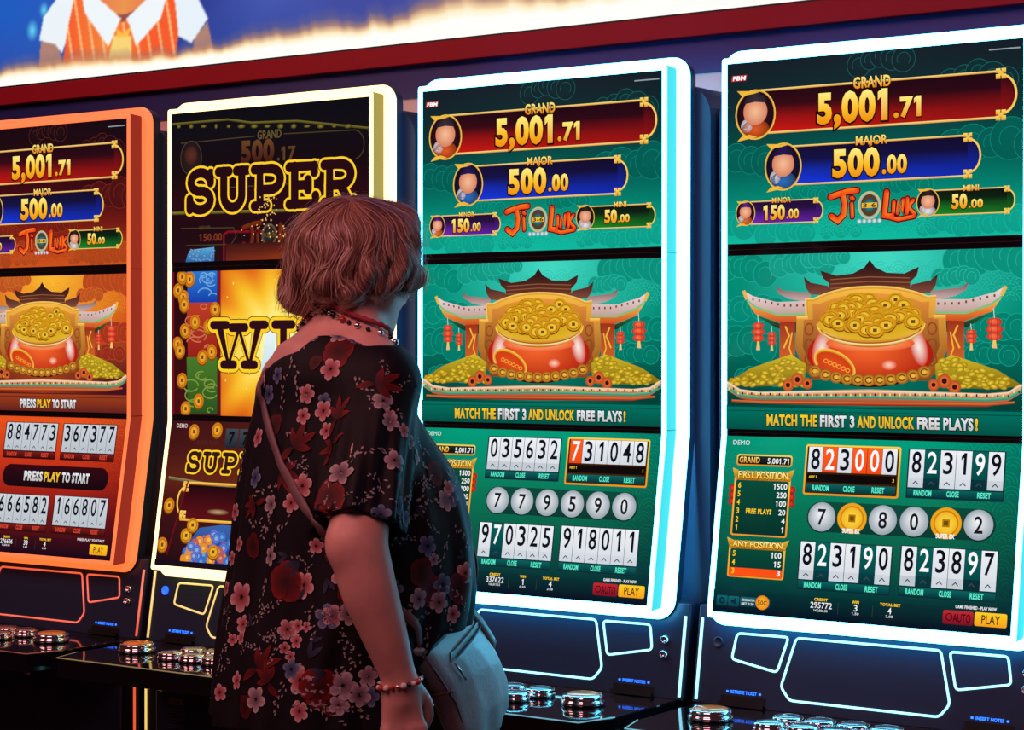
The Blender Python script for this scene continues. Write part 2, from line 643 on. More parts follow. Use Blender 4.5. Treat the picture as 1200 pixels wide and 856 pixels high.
def cloud(A, x, y, r, fillc, rim, seed, n=5):
    R = random.Random(seed)
    pts = [(x + (i - n / 2) * r * .75, y - r * .35 * math.sin(math.pi * (i + .5) / n) + R.uniform(-.15, .15) * r, r * R.uniform(.55, .85)) for i in range(n)]
    A.up()
    for (a, b, q) in pts:
        A.ell(a, b, q, q, mixc(fillc, rim, .12), fillc, n=24)
        A.up()
        A.ring(a, b, q, q, 2.2, rim, n=24)
        A.arc(a, b, q * .55, q * .55, 150, 400, 2.0, rim)
        A.up()


def scales(A, x0, y0, x1, y1, r, col, wd=1.4):
    j = 0
    y = y0
    while y < y1:
        x = x0 + (r if j % 2 else 0)
        while x < x1:
            for q in (1, .66, .33):
                A.arc(x, y, r * q, r * q * .95, 180, 360, wd, col, n=8)
            x += 2 * r
        y += r * .55
        j += 1


def clipv(A, w, h):
    for i, (x, y, l) in enumerate(A.V):
        A.V[i] = (min(max(x, 0), w), min(max(y, 0), h), l)


THEME = dict(
    teal=dict(up=[(24, 34, 42), (14, 50, 54), (2, 88, 80), (0, 140, 118), (14, 186, 160)], mid_c=(70, 222, 200), mid=(0, 138, 116), mid_d=(0, 62, 54), cl=(0, 128, 108), rim=(40, 190, 168)),
    red=dict(up=[(26, 8, 16), (40, 8, 16), (70, 10, 18), (130, 30, 18), (206, 82, 26)], mid_c=(255, 190, 50), mid=(206, 84, 24), mid_d=(60, 14, 30), cl=(150, 34, 26), rim=(214, 92, 44)))


def ramp(stops, t):
    k = t * (len(stops) - 1)
    i = min(int(k), len(stops) - 2)
    return mixc(stops[i], stops[i + 1], k - i)


def ji_logo(A, s=1.0, dim=1.0, ox=0, oy=0):
    def c(col):
        return mixc((24, 8, 14), col, dim)
    def X(p):
        return [(ox + a, oy + b) for a, b in p]
    strokes = [[(371, 447), (395, 440), (430, 432), (462, 430)], [(412, 436), (420, 470), (416, 505), (396, 522), (374, 508)], [(444, 470), (446, 512)], [(442, 452), (450, 456)],
               [(562, 440), (558, 480), (554, 512), (580, 516)], [(586, 470), (584, 504)], [(598, 506), (600, 472), (615, 502), (617, 466)], [(631, 462), (629, 508)], [(650, 468), (632, 488), (656, 512)], [(556, 514), (600, 526), (652, 518)]]
    for ex, ca, cb in ((9, (110, 16, 20), (90, 10, 18)), (0, (255, 124, 34), (230, 62, 24))):
        A.up()
        for i, p in enumerate(strokes):
            wd = (17 if i in (0, 1, 4) else 11) + ex
            A.line(X(p), wd, c(ca), c(cb), miter=.75)
            for q in (X(p)[0], X(p)[-1]):
                A.ell(q[0], q[1], wd * .5, wd * .5, c(cb), n=10)
    A.up()
    A.ell(ox + 504, oy + 478, 37, 42, c((90, 60, 20)))
    A.up().ring(ox + 504, oy + 478, 34, 39, 9, c((226, 196, 90)), col2=c((120, 170, 200)))
    A.up().ell(ox + 504, oy + 478, 20, 23, c((60, 150, 150)), c((30, 70, 90)))
    A.up().rect(ox + 478, oy + 470, ox + 530, oy + 486, c((236, 190, 60)))
    A.up().text('3-6', ox + 482, ox + 526, oy + 472, oy + 484, c((90, 50, 10)), off=.03)
    for k in range(5):
        A.ell(ox + 470 + k * 17, oy + 527, 7.5, 7.5, c((236, 240, 245)), c((150, 160, 175)), n=14)


def upper_art(th, amount_top='5,001', cents='.71'):
    T = THEME[th]
    A = Art()
    A.grid(0, 0, 1000, 585, 10, 14, lambda u, v: mixc(ramp(T['up'], v), (10, 16, 26), .35 * abs(u - .5) * (1 - v) * 1.6))
    for i, (x, y, r) in enumerate([(60, 330, 70), (40, 540, 60), (230, 560, 48), (930, 330, 80), (880, 120, 60), (640, 420, 40), (560, 40, 50), (960, 560, 60), (300, 440, 38), (760, 560, 40), (420, 560, 34)]):
        v = min(.99, max(0.01, y / 585))
        bg = ramp(T['up'], v)
        cloud(A, x, y, r, mixc(bg, (0, 20, 25), .12), mixc(bg, T['rim'], .34), i)
    A.up()
    scales(A, 330, 500, 700, 580, 26, mixc(T['up'][4], T['rim'], .4))
    band(A, 110, 94, 978, 232, (34, 8, 20), (206, 24, 18), 48, 7)
    A.up().textb('GRAND', 448, 574, 78, 111, GOLD1, GOLD2, off=.03)
    A.up()
    A.textb(amount_top, 323, 564, 124, 210, GOLD1, (240, 150, 20), off=.05, mid=(255, 196, 50))
    A.textb(cents, 584, 675, 152, 208, GOLD1, (240, 150, 20), off=.045, mid=(255, 196, 50))
    medallion(A, 104, 170, 70, 78, (60, 50, 60), (226, 90, 36))
    band(A, 215, 280, 866, 402, (20, 14, 50), (20, 56, 226), 40, 6)
    A.up().textb('MAJOR', 457, 564, 262, 288, GOLD1, GOLD2, off=.03)
    A.up()
    A.textb('500', 377, 538, 304, 382, GOLD1, (240, 150, 20), off=.05, mid=(255, 196, 50))
    A.textb('.00', 546, 629, 328, 380, GOLD1, (240, 150, 20), off=.045, mid=(255, 196, 50))
    medallion(A, 204, 343, 63, 74, (44, 26, 90), (40, 110, 190), (20, 30, 80))
    band(A, 90, 451, 344, 523, (36, 16, 60), (116, 40, 190), 24, 4)
    A.up().textb('MINOR', 165, 232, 441, 457, GOLD1, GOLD2, off=.03)
    A.up().textb('150', 134, 211, 467, 509, GOLD1, (240, 150, 20), off=.05)
    A.textb('.00', 216, 260, 480, 508, GOLD1, (240, 150, 20), off=.04)
    medallion(A, 69, 487, 34, 39, (90, 40, 130), (220, 110, 50), (60, 20, 70))
    band(A, 715, 442, 974, 517, (10, 26, 14), (26, 140, 40), 24, 4)
    A.up().textb('MINI', 812, 862, 430, 447, GOLD1, GOLD2, off=.03)
    A.up().textb('50', 775, 825, 458, 498, GOLD1, (240, 150, 20), off=.05)
    A.textb('.00', 829, 875, 474, 498, GOLD1, (240, 150, 20), off=.04)
    medallion(A, 698, 478, 36, 42, (50, 40, 44), (236, 236, 240), (30, 50, 40))
    ji_logo(A)
    A.up(2).poly([(20, 40), (74, 40), (70, 59), (16, 59)], (196, 36, 40))
    A.up().text('FBM', 22, 68, 43, 56, (255, 255, 255), off=.04, slant=.15)
    A.rect(893, 26, 990, 30, (150, 160, 170))
    clipv(A, 1000, 585)
    return A


def coin(A, x, y, rx, ry, rot=0, hue=0):
    c1 = mixc((255, 222, 70), (255, 160, 40), hue)
    c2 = mixc((206, 138, 14), (190, 80, 10), hue)
    A.up().ell(x, y + ry * .18, rx, ry, (120, 70, 6), n=16, rot=rot)
    A.up().ell(x, y, rx, ry, c1, c2, n=16, rot=rot)
    A.up().ring(x, y, rx * .72, ry * .72, max(1.6, rx * .1), mixc(c2, (90, 50, 0), .3), n=14)
    s = rx * .22
    t = ry * .24
    A.up().poly([(x - s, y - t), (x + s, y - t), (x + s, y + t), (x - s, y + t)], (110, 66, 8))


def lantern(A, x, y0, y1, w, tas):
    A.up()
    A.line([(x - w * .1, y0 - (y1 - y0) * .45), (x, y0)], 2.5, (200, 220, 210))
    h = (y1 - y0) / 3
    for k in range(3):
        A.ell(x, y0 + h * (k + .5), w * (1.0 if k == 1 else .85), h * .58, (255, 120, 80), (196, 30, 20), n=18, off=(-w * .2, -h * .1))
        A.up()
        A.line([(x - w * .3, y0 + h * (k + .1)), (x - w * .36, y0 + h * (k + .9))], 1.6, (180, 30, 20))
        A.line([(x + w * .3, y0 + h * (k + .1)), (x + w * .36, y0 + h * (k + .9))], 1.6, (180, 30, 20))
    A.poly([(x - w * .15, y1), (x + w * .15, y1), (x + w * .3, tas), (x - w * .3, tas)], None, grad=((255, 200, 80), (230, 190, 130)))


def mid_art(th, words):
    T = THEME[th]
    A = Art()
    R = random.Random(11)

    def bgc(u, v):
        d = min(1, math.hypot((u - .55) / .52, (v - .05) / .62))
        c = mixc(T['mid_c'], T['mid'], d)
        k = min(1, max(0, (v - .35) / .5)) * min(1, .35 + abs(u - .5) * 1.6)
        return mixc(c, T['mid_d'], k)
    A.grid(0, 0, 1000, 562, 16, 12, bgc)
    A.up()
    scales(A, 420, 60, 1000, 160, 30, mixc(T['mid_c'], T['mid'], .45))
    for i, (x, y, r) in enumerate([(70, 60, 62), (110, 190, 55), (60, 300, 66), (290, 40, 52), (370, 20, 40), (930, 40, 70), (800, 90, 34), (960, 250, 60), (900, 330, 50), (130, 400, 40)]):
        bg = bgc(x / 1000, y / 562)
        cloud(A, x, y, r, mixc(bg, T['cl'], .55), mixc(bg, T['rim'], .6), 30 + i)
    A.up()
    mir = lambda p: [(1007 - a, b) for a, b in p]
    # roofs, back to front
    dk, dk2 = (74, 34, 30), (34, 16, 20)
    top = [(504, 25), (522, 48), (560, 66), (620, 70), (668, 50), (662, 76), (640, 96), (640, 135), (366, 135), (366, 96), (345, 80), (335, 55), (390, 72), (448, 66), (486, 48)]
    A.poly(top, None, grad=(dk2, (120, 60, 40)))
    A.up()
    for y in (84, 98, 112):
        A.line([(370, y), (504, y - 6), (638, y)], 3, (150, 90, 60))
    r2 = [(277, 73), (300, 92), (362, 104), (376, 134), (300, 130), (284, 108)]
    r3 = [(177, 99), (204, 116), (300, 124), (300, 156), (222, 142), (186, 124)]
    r4 = [(61, 114), (96, 132), (180, 152), (290, 150), (290, 190), (186, 190), (104, 164), (74, 142)]
    r4b = [(72, 146), (104, 168), (186, 194), (290, 190), (290, 214), (190, 218), (104, 190)]
    gr = [(110, 196), (190, 220), (280, 214), (250, 250), (180, 235)]
    for f in (lambda p: p, mir):
        A.up().poly(f(r2), None, grad=((60, 26, 26), (130, 76, 60)))
        A.up().poly(f(r3), None, grad=((120, 84, 84), (206, 180, 176)))
        A.up().poly(f(gr), None, grad=((40, 96, 50), (30, 30, 26)))
        A.up().poly(f([(192, 204), (246, 204), (246, 340), (192, 340)]), None, grad=((150, 40, 26), (206, 96, 40)))
        A.up().line(f([(206, 300), (226, 260), (212, 230)]), 6, (240, 180, 60))
        A.line(f([(238, 330), (226, 300), (236, 250)]), 5, (240, 180, 60))
        A.up().poly(f(r4), None, grad=((236, 222, 222), (196, 160, 150)))
        A.up().poly(f(r4b), None, grad=((255, 196, 80), (206, 76, 30)))
        A.up()
        A.line(f([(74, 146), (106, 168), (186, 193), (290, 191)]), 7, (130, 190, 130))
        A.line(f([(61, 114), (74, 142)]), 12, (236, 180, 80))
        for k in range(9):
            t = k / 8
            xq = f([(96 + t * 180, 0)])[0][0]; yq = 146 + 22 * min(1, t * 1.6)
            A.rect(xq - 3, yq - 8, xq + 3, yq, (130, 60, 60))
    lantern(A, 115, 218, 278, 24, 306)
    lantern(A, 164, 248, 290, 17, 308)
    lantern(A, 911, 210, 276, 28, 300)
    lantern(A, 838, 244, 284, 19, 306)
    # golden arch behind the pot
    arch = [(252, 204), (288, 202), (286, 146), (312, 146), (362, 128), (430, 114), (504, 110), (580, 114), (648, 127), (698, 144), (725, 142), (722, 200), (756, 199), (762, 300), (742, 350), (700, 400), (310, 400), (268, 350), (248, 300)]
    top = []
    for i in range(3, 9):
        p0, p1, p2, p3 = (Vector(arch[max(3, i - 1)]), Vector(arch[i]), Vector(arch[i + 1]), Vector(arch[min(9, i + 2)]))
        for q in range(4):
            t = q / 4
            v = .5 * ((2 * p1) + (p2 - p0) * t + (2 * p0 - 5 * p1 + 4 * p2 - p3) * t * t + (3 * p1 - p0 - 3 * p2 + p3) * t ** 3)
            top.append((v.x, v.y))
    arch = arch[:3] + top + arch[9:]
    A.up(2).poly(arch, None, grad=((250, 190, 70), (140, 66, 26)))
    ins = [(504 + (a - 504) * .90, 252 + (b - 252) * .86) for a, b in arch]
    A.up().poly(ins, None, grad=((236, 150, 60), (96, 44, 20)))
    A.up().line(arch[1:29], 9, (255, 220, 110), (214, 130, 30), miter=.7)
    for cx in (272, 736):
        A.line([(cx - 20, 204), (cx + 20, 204)], 12, (255, 214, 100), (226, 140, 40))
    for sx in (296, 712):
        for y in (240, 290, 335):
            A.ring(sx, y, 14, 18, 5, (150, 70, 26), n=16)
    # slopes of coins
    for f in (lambda p: p, mir):
        sl = [(6, 412), (40, 392), (85, 366), (150, 345), (232, 320), (285, 350), (280, 420), (196, 420), (100, 424)]
        A.up().poly(f(sl), None, grad=((216, 186, 40), (120, 100, 16)))
        sl0 = A.l + 1
        for k in range(70):
            t = R.random()
            x = 14 + 262 * t
            lo, hi = 408 - 84 * min(1, t * 1.15), 418
            y = lo + (hi - lo) * R.random() ** .8
            A.l = sl0 + k % 5
            A.ell(f([(x, 0)])[0][0], y, 15, 8, (246, 214, 60), (150, 116, 14), n=10, rot=R.uniform(-.4, .4))
        A.l = sl0 + 6
        for (x, y, r) in ((255, 400, 22), (222, 418, 20), (290, 412, 18)):
            A.ell(f([(x, 0)])[0][0], y, r, r, (240, 130, 60), (186, 70, 30), n=18)
            A.up().ell(f([(x, 0)])[0][0], y, r * .4, r * .4, (60, 16, 10), n=12)
            A.up()
    # pot
    A.up(2).ell(503, 330, 205, 92, (60, 14, 10), (40, 8, 8))
    A.up().ell(503, 318, 212, 98, (250, 104, 44), (176, 22, 16), n=44, off=(-10, -20))
    A.up().ell(340, 300, 30, 62, (250, 226, 214), (214, 70, 40), rot=.25)
    A.ell(668, 296, 28, 60, (255, 236, 226), (206, 60, 36), rot=-.25)
    A.up().ell(505, 285, 150, 26, (255, 190, 130), (240, 92, 42))
    A.ell(570, 352, 26, 16, (255, 206, 180), (226, 70, 34))
    # rim
    A.up(2).poly(_arcpts(506, 224, 184, 74, 180, 0, 24), None, grad=((255, 224, 110), (196, 110, 16)))
    A.up().arc(506, 236, 170, 54, 165, 15, 7, (255, 246, 190), n=22, col2=(214, 140, 30))
    A.arc(506, 226, 176, 58, 165, 15, 4, (170, 96, 14), n=22)
    A.ell(506, 226, 182, 42, (150, 92, 10), (226, 170, 40))
    A.up().ell(506, 214, 172, 62, (190, 140, 16), (226, 180, 40))
    cs = []
    for k in range(62):
        a, q = R.uniform(0, 2 * math.pi), math.sqrt(R.random())
        cs.append((506 + 160 * q * math.cos(a), 202 + (62 if math.sin(a) < 0 else 44) * q * math.sin(a)))
    for x, y in sorted(cs, key=lambda p: p[1]):
        coin(A, x, y, R.uniform(27, 34), R.uniform(18, 23), R.uniform(-.4, .4))
    # pot medallion and curls
    A.up(2).ell(386, 352, 72, 38, (226, 76, 26), (206, 60, 22), rot=.45)
    A.up().line([(386 + 72 * math.cos(a) * .9 - 38 * math.sin(a) * .43, 352 + 72 * math.cos(a) * .43 + 38 * math.sin(a) * .9) for a in np.linspace(2.4, 6.4, 22)], 10, (255, 206, 80), (206, 120, 20))
    for k in range(6):
        A.ring(356 + k * 15, 340 + k * 6, 7, 6, 2.5, (246, 170, 60), n=10)
    A.up()
    for k in range(11):
        x = 318 + k * 37
        y = 400 - 26 * ((x - 503) / 190) ** 2 * (1 if k not in (0, 10) else 1.1)
        A.up().ell(x, y, 23, 19, (246, 190, 70), (150, 84, 16), n=18)
        A.up().arc(x, y, 11, 9, 30, 330, 4, (130, 66, 10), n=12)
    # tray
    tray = [(3, 408), (50, 432), (120, 440), (507, 428), (890, 436), (955, 430), (997, 406), (997, 432), (950, 462), (890, 476), (507, 480), (120, 478), (50, 462), (3, 436)]
    A.up(2).poly(tray, None, grad=((250, 214, 150), (150, 34, 18)))
    A.up().line([(3, 414), (50, 438), (120, 446), (507, 436), (890, 442), (955, 436), (997, 412)], 9, (250, 226, 196), (206, 150, 110))
    A.line([(3, 428), (50, 452), (120, 460), (507, 452), (890, 456), (955, 450), (997, 426)], 9, (90, 190, 140), (40, 130, 110))
    A.up()
    for k in range(60):
        x = 10 + k * 16.6
        y = 441 + 3 * math.sin(x * .006) - (14 if (x < 40 or x > 960) else 0)
        A.rect(x - 2.4, y, x + 2.4, y + 8, (70, 30, 30) if k % 2 else (240, 220, 120))
    A.line([(20, 470), (120, 474), (507, 472), (890, 470), (975, 462)], 7, (226, 120, 50), (170, 50, 24))
    # caption strip
    A.up().rect(0, 486, 1000, 562, None, grad=(mixc(T['mid'], T['mid_d'], .3), mixc(T['mid'], T['mid_d'], .75)))
    A.up().rect(0, 486, 1000, 490, mixc(T['mid'], T['mid_d'], .9))
    A.rect(0, 500, 1000, 503, mixc(T['mid'], T['mid_d'], .8))
    A.up()
    for (wd, x0, x1, col) in words:
        A.textb(wd, x0, x1, 514, 547, col, mixc(col, (120, 110, 90), .35), off=.045, edge=(8, 14, 16), eo=.06)
    clipv(A, 1000, 562)
    return A


YEL, WHT = (255, 206, 40), (236, 238, 245)
WORDS_MATCH = [('MATCH THE', 147, 326, YEL), ('FIRST 3', 336, 455, WHT), ('AND UNLOCK', 464, 655, YEL), ('FREE PLAYS', 665, 846, WHT), ('!', 852, 861, YEL)]
WORDS_PRESS = [('PRESS', 372, 470, WHT), ('PLAY', 477, 560, YEL), ('TO START', 568, 708, WHT)]


def card(A, x0, y0, x1, y1, digits, dark=(), hot=(), gold=False, red=False):
    """six flip digits with arrows and a three-button strip"""
    lab = (90, 240, 205) if not red else (220, 70, 50)
    n = len(digits)
    w = (x1 - x0) / n
    A.up(2)
    if gold:
        A.rrect(x0 - 11, y0 - 7, x1 + 11, y1 + 10, 8, None, grad=((255, 206, 70), (236, 150, 30)))
        A.up().rrect(x0 - 5, y0 - 1, x1 + 5, y1 + 4, 4, (60, 30, 6))
        yd = y0 + (y1 - y0) * .56
    else:
        A.rrect(x0 - 4, y0 - 3, x1 + 4, y1 + 5, 4, (20, 60, 64) if not red else (70, 16, 16))
        A.up().rrect(x0 - 2, y0 - 1, x1 + 2, y1 + 3, 3, (6, 46, 48) if not red else (40, 8, 10))
        yd = y0 + (y1 - y0) * .80
    A.up()
    for i, d in enumerate(digits):
        a, b = x0 + i * w + .8, x0 + (i + 1) * w - .8
        if i in hot:
            A.rect(a, y0, b, yd, (255, 84, 24), grad=((255, 96, 30), (246, 70, 16)))
        elif i in dark:
            A.rect(a, y0, b, yd, (4, 84, 78), grad=((4, 96, 88), (4, 60, 66)))
            if not gold:
                A.rect(a, yd - (yd - y0) * .26, b, yd, (10, 34, 44))
        else:
            A.rect(a, y0, b, yd, (226, 231, 236), grad=((238, 241, 245), (212, 218, 226)) if not red else ((206, 212, 220), (188, 194, 202)))
            if not gold:
                A.rect(a, yd - (yd - y0) * .25, b, yd, (186, 194, 202))
    A.up()
    h = (yd - y0) * (.84 if gold else .58)
    for i, d in enumerate(digits):
        a, b = x0 + i * w, x0 + (i + 1) * w
        col = (250, 252, 255) if (i in dark or i in hot) else (12, 16, 28)
        g = .2
        A.text(d, a + w * g, b - w * g, y0 + h * .10, y0 + h * 1.05, col, off=.012)
        if not gold:
            m = (a + b) / 2
            q = yd - (yd - y0) * .12
            A.line([(m - w * .18, q + 4), (m, q - 5), (m + w * .18, q + 4)], 3.2, (60, 70, 84))
    if gold:
        yb = y0 + (y1 - y0) * .60
        A.rect(x0, yb, x1, yb + (y1 - y0) * .18, (14, 8, 8))
        A.up().text('ANY 3' if len(hot) > 1 else 'FIRST 1', x0 + 6, x0 + 34, yb + 6, yb + 14, YEL, off=.03)
        A.text('3' if len(hot) > 1 else '1', x1 - 12, x1 - 6, yb + 8, yb + 18, YEL, off=.02)
        ys, ye = y0 + (y1 - y0) * .82, y1
    else:
        ys, ye = yd + 4, y1
    A.rect(x0, ys, x1, ye, None, grad=((10, 96, 92), (4, 52, 58)) if not red else ((120, 26, 20), (60, 12, 14)))
    A.up()
    W = x1 - x0
    hh = (ye - ys)
    for (t, a, b) in (('RANDOM', .07, .26), ('CLOSE', .42, .55), ('RESET', .74, .88)):
        A.text(t, x0 + W * a, x0 + W * b, ys + hh * .18, ys + hh * .82, lab, off=.035)


def seagrad(v):
    return ramp([(0, 156, 122), (4, 140, 108), (8, 116, 84), (8, 96, 72), (6, 70, 62), (6, 26, 42)], v)


def play_buttons(A, auto=True):
    A.up().text('GAME FINISHED - PLAY NOW', 824, 953, 491, 500, (240, 240, 245), off=.03)
    if auto:
        A.up().rrect(786, 508, 882, 549, 6, None, grad=((196, 40, 50), (120, 16, 36)))
        A.up().ring(806, 528, 10, 10, 3, (60, 6, 16), n=16)
        A.text('AUTO', 818, 874, 517, 541, (46, 6, 16), off=.01)
    A.up().rrect(886, 507, 987, 548, 6, None, grad=((255, 206, 40), (246, 160, 24)))
    A.up().text('PLAY', 908, 966, 515, 540, (60, 40, 6), off=.01)


def status(A, credit, small, win, wins, bet, bets):
    A.up()
    A.rect(440, 512, 441.5, 548, (60, 60, 70))
    A.rect(556, 512, 557.5, 548, (60, 60, 70))
    A.text('CREDIT', 358, 404, 502, 510, YEL, off=.04)
    A.text('WIN', 486, 510, 502, 510, YEL, off=.04)
    A.text('TOTAL BET', 580, 648, 502, 510, YEL, off=.04)
    A.text(credit, 346, 420, 515, 533, (240, 242, 246), off=.01)
    A.text(small, 358, 406, 537, 544, (220, 222, 226), off=.02)
    A.text(win, 500 - 6 * len(win), 500 + 6 * len(win), 515, 534, (240, 242, 246), off=.01)
    A.text(wins, 488, 512, 538, 545, (220, 222, 226), off=.02)
    A.text(bet, 607, 619, 515, 534, (240, 242, 246), off=.01)
    A.text(bets, 601, 625, 538, 545, (220, 222, 226), off=.02)


def lower_teal(cards, balls, st):
    A = Art()
    A.grid(0, 0, 1000, 570, 12, 12, lambda u, v: mixc(seagrad(v), (2, 30, 46), .55 * max(0, abs(u - .42) - .3) * 2.0))
    A.up()
    for j in range(11):
        bg = seagrad(j / 11.5)
        scales(A, 20 + (18 if j % 2 else 0), 30 + j * 44, 990, 31 + j * 44, 36, mixc(bg, (10, 190, 150), .12), 1.6)
    A.up()
    A.text('DEMO', 26, 87, 13, 28, (220, 235, 235))
    # jackpot box and pay tables
    A.up().rrect(44, 58, 244, 95, 9, None, grad=((255, 214, 90), (214, 140, 30)))
    A.up().rrect(49, 63, 239, 90, 6, (20, 20, 16), grad=((26, 44, 36), (8, 12, 14)))
    A.up().text('GRAND', 54, 128, 67, 85, GOLD1, GOLD2, off=.03)
    A.text('5,001.71', 156, 232, 69, 86, (245, 245, 245), off=.02)

    def table(x0, x1, y0, y1, yt, title):
        A.up()
        A.poly([(x0 - 14, y0 - 2), (x0 + 10, y0 + 6), (x1 - 10, y0 + 6), (x1 + 14, y0 - 2), (x1 + 2, yt), (x0 - 2, yt)], None, grad=((236, 186, 60), (150, 84, 14)))
        A.rrect(x0 - 4, yt - 12, x1 + 4, y1 + 5, 8, None, grad=((255, 196, 60), (240, 150, 40)))
        A.up().rrect(x0 + 2, yt, x1 - 2, y1, 5, None, grad=((8, 74, 56), (6, 50, 44)))
        A.up().textb(title, x0 + 8, x1 - 8, y0 + 9, yt - 7, (255, 246, 170), (255, 200, 50), off=.03, edge=(70, 30, 0), eo=.06)
        A.up()
    for k in range(3):
        A.ell(38, 168 + k * 22, 14, 12, (226, 60, 40), (150, 20, 20), n=14)
        A.ell(250, 168 + k * 22, 14, 12, (226, 60, 40), (150, 20, 20), n=14)
    table(46, 240, 105, 316, 142, 'FIRST POSITION')
    for k, (n, v) in enumerate((('6', '1500'), ('5', '250'), ('4', '100'), ('3', '20'), ('2', '4'), ('1', '1'))):
        y = 150 + k * 27.5
        A.text(n, 57, 67, y, y + 17, YEL, off=.02)
        A.text(v, 233 - 12 * len(v), 233, y, y + 17, (244, 246, 246), off=.02)
        if k == 3:
            A.text('FREE PLAYS', 92, 184, y + 1, y + 16, YEL, off=.03)
    table(46, 240, 330, 450, 363, 'ANY POSITION')
    A.rect(49, 424, 237, 449, (255, 80, 20))
    A.up()
    for k, (n, v) in enumerate((('5', '100'), ('4', '15'), ('3', '3'))):
        y = 370 + k * 28
        A.text(n, 57, 67, y, y + 17, YEL, off=.02)
        A.text(v, 231 - 12 * len(v), 231, y, y + 17, (244, 246, 246), off=.02)
    for (pos, digits, kw) in cards:
        x0, y0, x1, y1 = {0: (300, 27, 603, 170), 1: (642, 27, 948, 172), 2: (296, 328, 606, 476), 3: (638, 324, 946, 474)}[pos]
        card(A, x0, y0, x1, y1, digits, **kw)
    A.up(2).rrect(310, 200, 934, 295, 46, None, grad=((10, 74, 58), (8, 58, 50)))
    for k, b in enumerate(balls):
        x, y = 362 + k * 103.5, 248
        if b == 'o':
            A.up().ell(x, y, 50, 48, (255, 226, 70), (236, 156, 20), n=30)
            A.up().ring(x, y, 38, 37, 5, (206, 130, 16))
            A.up().poly([(x - 12, y - 12), (x + 12, y - 12), (x + 12, y + 12), (x - 12, y + 12)], (176, 120, 10))
            A.up().rect(x - 7, y - 7, x + 7, y + 7, (110, 76, 10))
            A.text('SUPER EX', x - 30, x + 30, y + 33, y + 46, (250, 250, 250), off=.04)
        else:
            A.up().ell(x, y + 2, 49, 48, (10, 40, 36))
            A.up().ell(x, y, 47, 46, (246, 248, 250), (150, 162, 172), n=30, off=(-4, -12))
            A.up().text(b, x - 14, x + 14, y - 24, y + 25, (24, 26, 36), off=.015)
    A.up().rect(0, 498, 1000, 570, None, grad=((6, 50, 52), (6, 14, 32)))
    status(A, *st)
    A.up()
    for x in (13, 55):
        A.rrect(x, 516, x + 40, 549, 5, (10, 84, 96), grad=((14, 100, 110), (8, 60, 74)))
    A.rrect(98, 516, 205, 546, 5, (10, 84, 96), grad=((14, 100, 110), (8, 60, 74)))
    A.up().ring(33, 532, 8, 8, 5, (6, 40, 50), n=12)
    A.poly([(66, 528), (73, 528), (82, 521), (82, 544), (73, 537), (66, 537)], (6, 40, 50))
    A.text('DENOMINATION', 104, 150, 522, 529, (240, 240, 240), off=.02)
    A.text('BET 0.20', 104, 148, 534, 541, (240, 240, 240), off=.02)
    A.up().ell(178, 530, 24, 23, (255, 196, 60), (236, 130, 20), n=22)
    A.up().text('50C', 162, 194, 524, 537, (120, 60, 0), off=.03)
    play_buttons(A)
    clipv(A, 1000, 570)
    return A


def lower_red():
    A = Art()
    A.grid(0, 0, 1000, 570, 8, 12, lambda u, v: mixc(ramp([(232, 80, 24), (214, 62, 22), (190, 44, 22), (150, 28, 20), (90, 16, 22), (36, 8, 20)], v), (40, 6, 20), .5 * max(0, u - .75) * 2))
    A.up()
    for j in range(10):
        scales(A, 20 + (18 if j % 2 else 0), 30 + j * 46, 990, 31 + j * 46, 36, ramp([(240, 100, 40), (206, 66, 30), (150, 36, 26), (70, 16, 26)], j / 10), 1.6)
    for (pos, d) in ((0, '884773'), (1, '367377'), (2, '666582'), (3, '166807')):
        x0, y0, x1, y1 = {0: (296, 27, 606, 172), 1: (642, 27, 948, 172), 2: (300, 328, 606, 476), 3: (642, 324, 948, 474)}[pos]
        card(A, x0, y0, x1, y1, d, red=True)
    A.up(2).rrect(310, 202, 934, 294, 44, (30, 8, 16), grad=((50, 8, 18), (20, 6, 14)))
    A.up()
    for (wd, x0, x1, col) in (('PRESS', 440, 552, WHT), ('PLAY', 562, 656, YEL), ('TO START', 666, 826, WHT)):
        A.textb(wd, x0, x1, 230, 266, col, mixc(col, (120, 110, 90), .35), off=.045, edge=(8, 4, 6), eo=.05)
    A.up().rect(0, 496, 1000, 570, None, grad=((60, 12, 22), (22, 8, 24)))
    status(A, '276606', '13,830.30', '33', '1.65', '4', '2.00')
    A.up().text('PRESS PLAY TO START', 800, 953, 490, 499, (230, 220, 225), off=.03)
    A.up().rrect(876, 510, 975, 552, 6, None, grad=((255, 206, 40), (246, 160, 24)))
    A.up().text('PLAY', 898, 954, 519, 544, (70, 46, 6), off=.01)
    A.text('DEMO', 26, 87, 13, 28, (235, 220, 215))
    clipv(A, 1000, 570)
    return A


# slab letters as strokes in a unit box (x 0..1, y 0..1 downwards)
def _arcpts(cx, cy, rx, ry, a0, a1, n=14):
    return [(cx + rx * math.cos(math.radians(a0 + (a1 - a0) * k / n)), cy + ry * math.sin(math.radians(a0 + (a1 - a0) * k / n))) for k in range(n + 1)]


